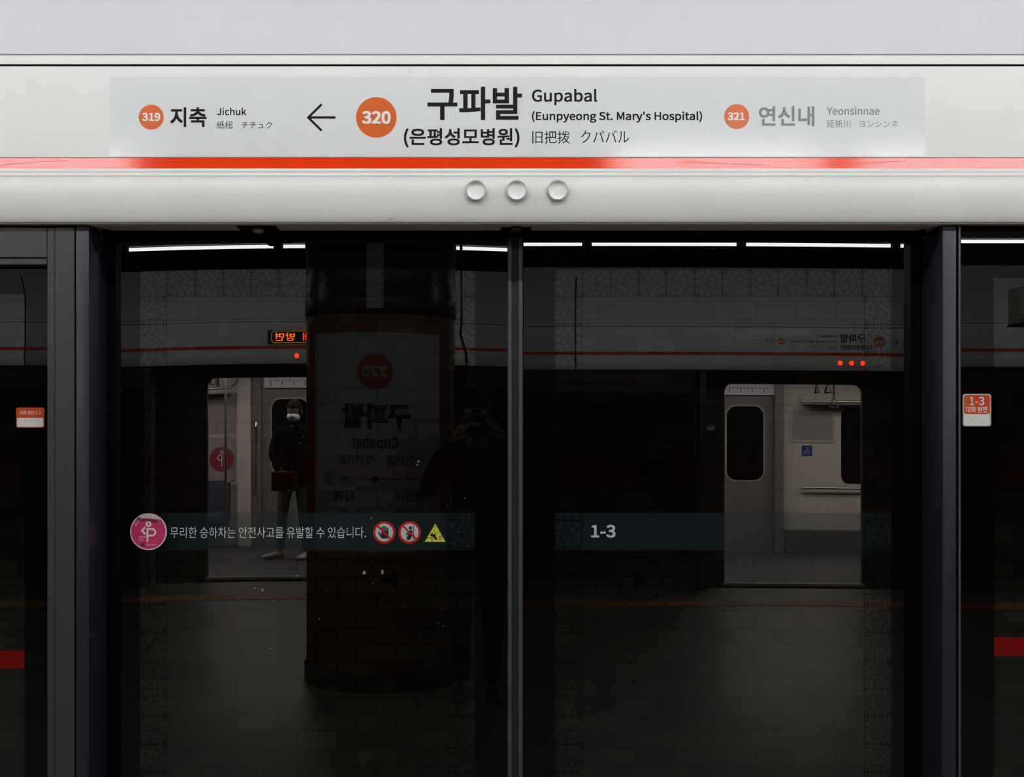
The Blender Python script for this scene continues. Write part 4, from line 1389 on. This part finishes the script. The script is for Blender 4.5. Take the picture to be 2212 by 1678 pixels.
def hand_bms(wrist, dirv, palm_n, side, curl):
    """Palm with five fingers: dirv along the hand, palm_n out of the palm, side towards the thumb."""
    d, n, s = Vector(dirv).normalized(), Vector(palm_n).normalized(), Vector(side).normalized()
    w_ = Vector(wrist)
    out_ = [chain([tuple(w_) + (0.024, 0.018), tuple(w_ + d * 0.045) + (0.036, 0.016), tuple(w_ + d * 0.085) + (0.036, 0.014)])]
    for k_, (off, ln_) in enumerate(((0.030, 0.068), (0.010, 0.078), (-0.010, 0.072), (-0.029, 0.055))):
        p = w_ + d * 0.080 + s * off
        a = curl * (0.8 + 0.1 * k_)
        d1 = (d * math.cos(a * 0.5) + n * math.sin(a * 0.5))
        d2 = (d * math.cos(a) + n * math.sin(a))
        d3 = (d * math.cos(a * 1.5) + n * math.sin(a * 1.5))
        p1 = p + d1 * ln_ * 0.45; p2 = p1 + d2 * ln_ * 0.32; p3 = p2 + d3 * ln_ * 0.25
        out_.append(chain([tuple(p - d * 0.012) + (0.009,), tuple(p1) + (0.0085,), tuple(p2) + (0.0078,), tuple(p3) + (0.0065,)]))
    t0 = w_ + d * 0.025 + s * 0.022
    t1 = t0 + (d * 0.6 + s * 0.8).normalized() * 0.035
    t2 = t1 + (d * 0.85 + s * 0.35 + n * 0.4).normalized() * 0.030
    t3 = t2 + (d * 0.9 + n * 0.5).normalized() * 0.022
    out_.append(chain([tuple(t0) + (0.013,), tuple(t1) + (0.0105,), tuple(t2) + (0.0095,), tuple(t3) + (0.0075,)]))
    return out_


def head_bm(c, face_dir, sc_=1.0):
    """Head with brow, nose and chin looking along face_dir."""
    b = bmesh.new()
    bmesh.ops.create_uvsphere(b, u_segments=28, v_segments=20, radius=1.0)
    for v in b.verts:
        x, y, z = v.co
        wx_, wy_, wz_ = 0.075, 0.095, 0.118
        if z < 0:
            wx_ *= 1 - 0.30 * (-z) ** 1.3
            wy_ *= 1 - 0.16 * (-z)
        co = Vector((x * wx_, y * wy_, z * wz_))
        if y < -0.55:                      # face side is -y here
            if abs(x) < 0.16 and -0.36 < z < 0.12:
                co.y -= 0.022 * (1 - abs(x) / 0.16) * (1 - abs(z + 0.2) / 0.34)
            if 0.02 < z < 0.22 and 0.18 < abs(x) < 0.6:
                co.y += 0.006
            if abs(x) < 0.3 and z < -0.75:
                co.y -= 0.008
        v.co = co
    for s in (-1, 1):                      # ears
        e = bmesh.new()
        bmesh.ops.create_uvsphere(e, u_segments=10, v_segments=8, radius=1.0)
        for v in e.verts:
            v.co = Vector((s * 0.076 + v.co.x * 0.010, 0.008 + v.co.y * 0.018, -0.008 + v.co.z * 0.032))
        me = bpy.data.meshes.new('tmp'); e.to_mesh(me); e.free(); b.from_mesh(me); bpy.data.meshes.remove(me)
    a = math.atan2(face_dir[1], face_dir[0]) + math.pi / 2
    b.transform(Matrix.Translation(c) @ Matrix.Rotation(a, 4, 'Z') @ Matrix.Scale(sc_, 4))
    return b, Matrix.Translation(c) @ Matrix.Rotation(a, 4, 'Z') @ Matrix.Scale(sc_, 4)


def hair_bm(mtx, long=False):
    b = bmesh.new()
    bmesh.ops.create_uvsphere(b, u_segments=28, v_segments=20, radius=1.0)
    dead = []
    for v in b.verts:
        x, y, z = v.co
        if (y < -0.45 and z < 0.30) or z < (-0.75 if long else -0.35):
            dead.append(v)
        v.co = Vector((x * 0.083, y * 0.104, z * 0.127))
    bmesh.ops.delete(b, geom=dead, context='VERTS')
    b.transform(mtx)
    return b


def face_parts(mtx, parent, mask=None):
    e = MB()
    for s in (-1, 1):
        b = bmesh.new()
        bmesh.ops.create_uvsphere(b, u_segments=10, v_segments=8, radius=1.0)
        for v in b.verts:
            v.co = Vector((s * 0.030 + v.co.x * 0.013, -0.082 + v.co.y * 0.006, 0.012 + v.co.z * 0.006))
        e.merge(b, mtx)
    e.build('eyes', M['eye'], parent, True)
    if mask:
        b = bmesh.new()
        bmesh.ops.create_uvsphere(b, u_segments=24, v_segments=16, radius=1.0)
        dead = [v for v in b.verts if v.co.y > -0.2 or v.co.z > 0.75]
        for v in b.verts:
            x, y, z = v.co
            v.co = Vector((x * 0.074, y * 0.118 + 0.004, -0.058 + z * 0.058))
        bmesh.ops.delete(b, geom=dead, context='VERTS')
        MB().merge(b, mtx).build('face_mask', M[mask], parent, True)
    else:
        b = bmesh.new()
        bmesh.ops.create_uvsphere(b, u_segments=10, v_segments=8, radius=1.0)
        for v in b.verts:
            v.co = Vector((v.co.x * 0.022, -0.079 + v.co.y * 0.008, -0.062 + v.co.z * 0.007))
        MB().merge(b, mtx).build('mouth', M['lips'], parent, True)


def shoe_bm(x, y, z, ang, l=0.26):
    d = Vector((math.cos(ang), math.sin(ang), 0))
    p = Vector((x, y, z))
    return chain([tuple(p - d * 0.06 + Vector((0, 0, 0.045))) + (0.036, 0.044), tuple(p + d * 0.04 + Vector((0, 0, 0.042))) + (0.042, 0.040), tuple(p + d * (l - 0.11) + Vector((0, 0, 0.030))) + (0.044, 0.028), tuple(p + d * (l - 0.06) + Vector((0, 0, 0.026))) + (0.030, 0.022)])


def person(name_label, origin, J, face, mats, mask=None, long=False, hands=None):
    """J: joints relative to origin."""
    o = empty('person', origin, 0, name_label, 'person')
    g = lambda k_, r, r2=None: tuple(J[k_]) + ((r, r2) if r2 else (r,))
    names = ['pelvis', 'waist', 'chest', 'neck', 'head0', 'shl', 'ell', 'wrl', 'shr', 'elr', 'wrr', 'hil', 'knl', 'anl', 'hir', 'knr', 'anr']
    rad = {'pelvis': (0.125, 0.095), 'waist': (0.115, 0.085), 'chest': (0.135, 0.095), 'neck': (0.050,), 'head0': (0.052,), 'shl': (0.055,), 'ell': (0.038,), 'wrl': (0.024,),
           'shr': (0.055,), 'elr': (0.038,), 'wrr': (0.024,), 'hil': (0.078,), 'knl': (0.052,), 'anl': (0.034,), 'hir': (0.078,), 'knr': (0.052,), 'anr': (0.034,)}
    E = [('pelvis', 'waist'), ('waist', 'chest'), ('chest', 'neck'), ('neck', 'head0'), ('chest', 'shl'), ('shl', 'ell'), ('ell', 'wrl'), ('chest', 'shr'), ('shr', 'elr'), ('elr', 'wrr'),
         ('pelvis', 'hil'), ('hil', 'knl'), ('knl', 'anl'), ('pelvis', 'hir'), ('hir', 'knr'), ('knr', 'anr')]
    ix = {n: i for i, n in enumerate(names)}
    bare = skin_bm([tuple(J[n]) + rad[n] for n in names], [(ix[a], ix[b_]) for a, b_ in E])

    def garment(keep, grow, cut):
        """The part of the body's surface nearest to some bones, let out by grow."""
        g_ = bare.copy()
        g_.normal_update()
        def bone(co):
            best = None
            for a, b_ in E:
                p, q = Vector(J[a]), Vector(J[b_])
                d = q - p
                t = min(max((co - p).dot(d) / d.length_squared, 0), 1)
                ra, rb = rad[a][0], rad[b_][0]
                dist = (co - p - d * t).length / (ra + (rb - ra) * t)
                if best is None or dist < best[0]:
                    best = (dist, (a, b_), t)
            return best
        dead = []
        for f in g_.faces:
            c = f.calc_center_median()
            _, e, t = bone(c)
            if e not in keep or cut(c, e, t):
                dead.append(f)
        bmesh.ops.delete(g_, geom=dead, context='FACES')
        for v in g_.verts:
            v.co += v.normal * grow
        return g_
    body = MB().merge(bare.copy())
    hb, mtx = head_bm(Vector(J['head']), face)
    body.merge(hb)
    for h in (hands or []):
        for hb2 in hand_bms(*h):
            body.merge(hb2)
    body.build('body', M['skin'], o, True, 80)
    hipz = J['pelvis'][2]
    arms = [('pelvis', 'waist'), ('waist', 'chest'), ('chest', 'neck'), ('chest', 'shl'), ('shl', 'ell'), ('ell', 'wrl'), ('chest', 'shr'), ('shr', 'elr'), ('elr', 'wrr')]
    legs = [('pelvis', 'hil'), ('hil', 'knl'), ('knl', 'anl'), ('pelvis', 'hir'), ('hir', 'knr'), ('knr', 'anr')]
    jk = garment(arms + legs, 0.016, lambda c, e, t: (e in legs and c.z < hipz - 0.13) or (e == ('chest', 'neck') and t > 0.85))
    MB().merge(jk).build('jacket', M[mats[0]], o, True, 80)
    tr = garment(legs + [('pelvis', 'waist')], 0.010, lambda c, e, t: e == ('pelvis', 'waist') and t > 0.3)
    MB().merge(tr).build('trousers', M[mats[1]], o, True, 80)
    MB().lathe([(0.066, -0.075), (0.060, -0.02), (0.054, 0.03), (0.052, 0.045)], (J['neck'][0], J['neck'][1], J['neck'][2]), 'Z', 20).build('collar', M[mats[0]], o, True, 60)
    for k_ in ('anl', 'anr'):
        p = J[k_]
        a = J[k_ + '_dir']
        MB().merge(shoe_bm(p[0], p[1], J['ground'], a)).build('shoe', M[mats[2]], o, True, 80)
    MB().merge(hair_bm(mtx, long)).build('hair', M['hair'], o, True, 80)
    face_parts(mtx, o, mask)
    return o


# the photographer behind the camera, both hands raised to it
JP = dict(pelvis=(0, 0, 0.86), waist=(0, -0.01, 1.0), chest=(0, -0.01, 1.19), neck=(0, 0.01, 1.345), head0=(0, 0.03, 1.42), head=(0, 0.045, 1.485),
          shl=(-0.17, -0.01, 1.27), ell=(-0.25, 0.15, 1.08), wrl=(-0.130, 0.185, 1.335), shr=(0.17, -0.01, 1.27), elr=(0.26, 0.13, 1.10), wrr=(0.140, 0.180, 1.35),
          hil=(-0.085, 0, 0.80), knl=(-0.085, 0.02, 0.45), anl=(-0.075, -0.01, 0.09), hir=(0.085, 0, 0.80), knr=(0.085, 0.02, 0.45), anr=(0.085, -0.01, 0.09), anl_dir=math.radians(96), anr_dir=math.radians(84), ground=0.0)
person('person in dark jacket, trousers and face mask holding a camera up', (0.0, -3.63, 0.0), JP, (0, 1), ('cloth_black', 'cloth_black', 'shoe_black'), mask='cloth_black',
       hands=[((-0.125, 0.190, 1.34), (0.55, 0.45, 0.95), (0.75, 0.2, -0.3), (0.3, 0.7, -0.3), 0.7), ((0.133, 0.185, 1.355), (-0.40, 0.45, 0.95), (-0.75, 0.2, -0.3), (-0.3, 0.7, -0.3), 0.7)])
ph = empty('photo_camera', (0, -3.42, 1.45), 0, 'black camera with round lens held up by the photographer', 'camera')
MB().box(-0.068, 0.068, -0.03, 0.03, -0.045, 0.045, 0.008).box(-0.025, 0.025, -0.03, 0.028, 0.044, 0.068, 0.006).build('camera_body', M['shoe_black'], ph, True)
MB().lathe([(0.034, 0.03), (0.036, 0.04), (0.036, 0.075), (0.033, 0.082), (0.030, 0.078), (1e-5, 0.070)], (0, 0, 0), 'Y', 32).build('lens', M['frame_dark'], ph, True)

# passenger standing in the train, left doorway
JT = dict(pelvis=(0, 0, 0.90), waist=(0.01, 0, 1.05), chest=(0.02, 0, 1.27), neck=(0.02, 0.01, 1.43), head0=(0.015, 0.02, 1.50), head=(0.01, 0.035, 1.565),
          shl=(-0.16, 0.0, 1.36), ell=(-0.22, 0.03, 1.10), wrl=(-0.12, 0.16, 0.95), shr=(0.20, 0.0, 1.36), elr=(0.24, -0.02, 1.09), wrr=(0.21, 0.08, 0.86),
          hil=(-0.08, 0, 0.84), knl=(-0.12, 0.05, 0.47), anl=(-0.15, -0.02, 0.09), hir=(0.09, 0, 0.84), knr=(0.11, 0.06, 0.47), anr=(0.14, 0.02, 0.09), anl_dir=math.radians(160), anr_dir=math.radians(110), ground=0.0)
pa = person('person in black top and grey trousers with white face mask inside the train', (-1.93, -10.7, ZF), JT, (-0.25, 1), ('cloth_black', 'cloth_grey', 'shoe_pale'), mask='mask_white',
            hands=[((-0.12, 0.165, 0.945), (0.5, 0.6, -0.35), (0.3, 0.2, 0.4), (-0.3, 0.4, 0.5), 0.9), ((0.21, 0.085, 0.85), (-0.05, 0.15, -1), (-0.8, 0.1, 0.0), (0.1, 0.9, 0.1), 0.6)])
bg = empty('shoulder_bag', (-2.0, -10.46, 0.80), 0, 'dark red bag held before the passenger in the train', 'bag')
MB().box(-0.13, 0.13, -0.045, 0.045, -0.11, 0.09, 0.02).build('pouch', M['cloth_red'], bg, True)
MB().tube([(-0.10, 0, 0.085), (-0.06, 0, 0.16), (0.06, 0, 0.16), (0.10, 0, 0.085)], 0.007).build('handle', M['cloth_red'], bg, True)
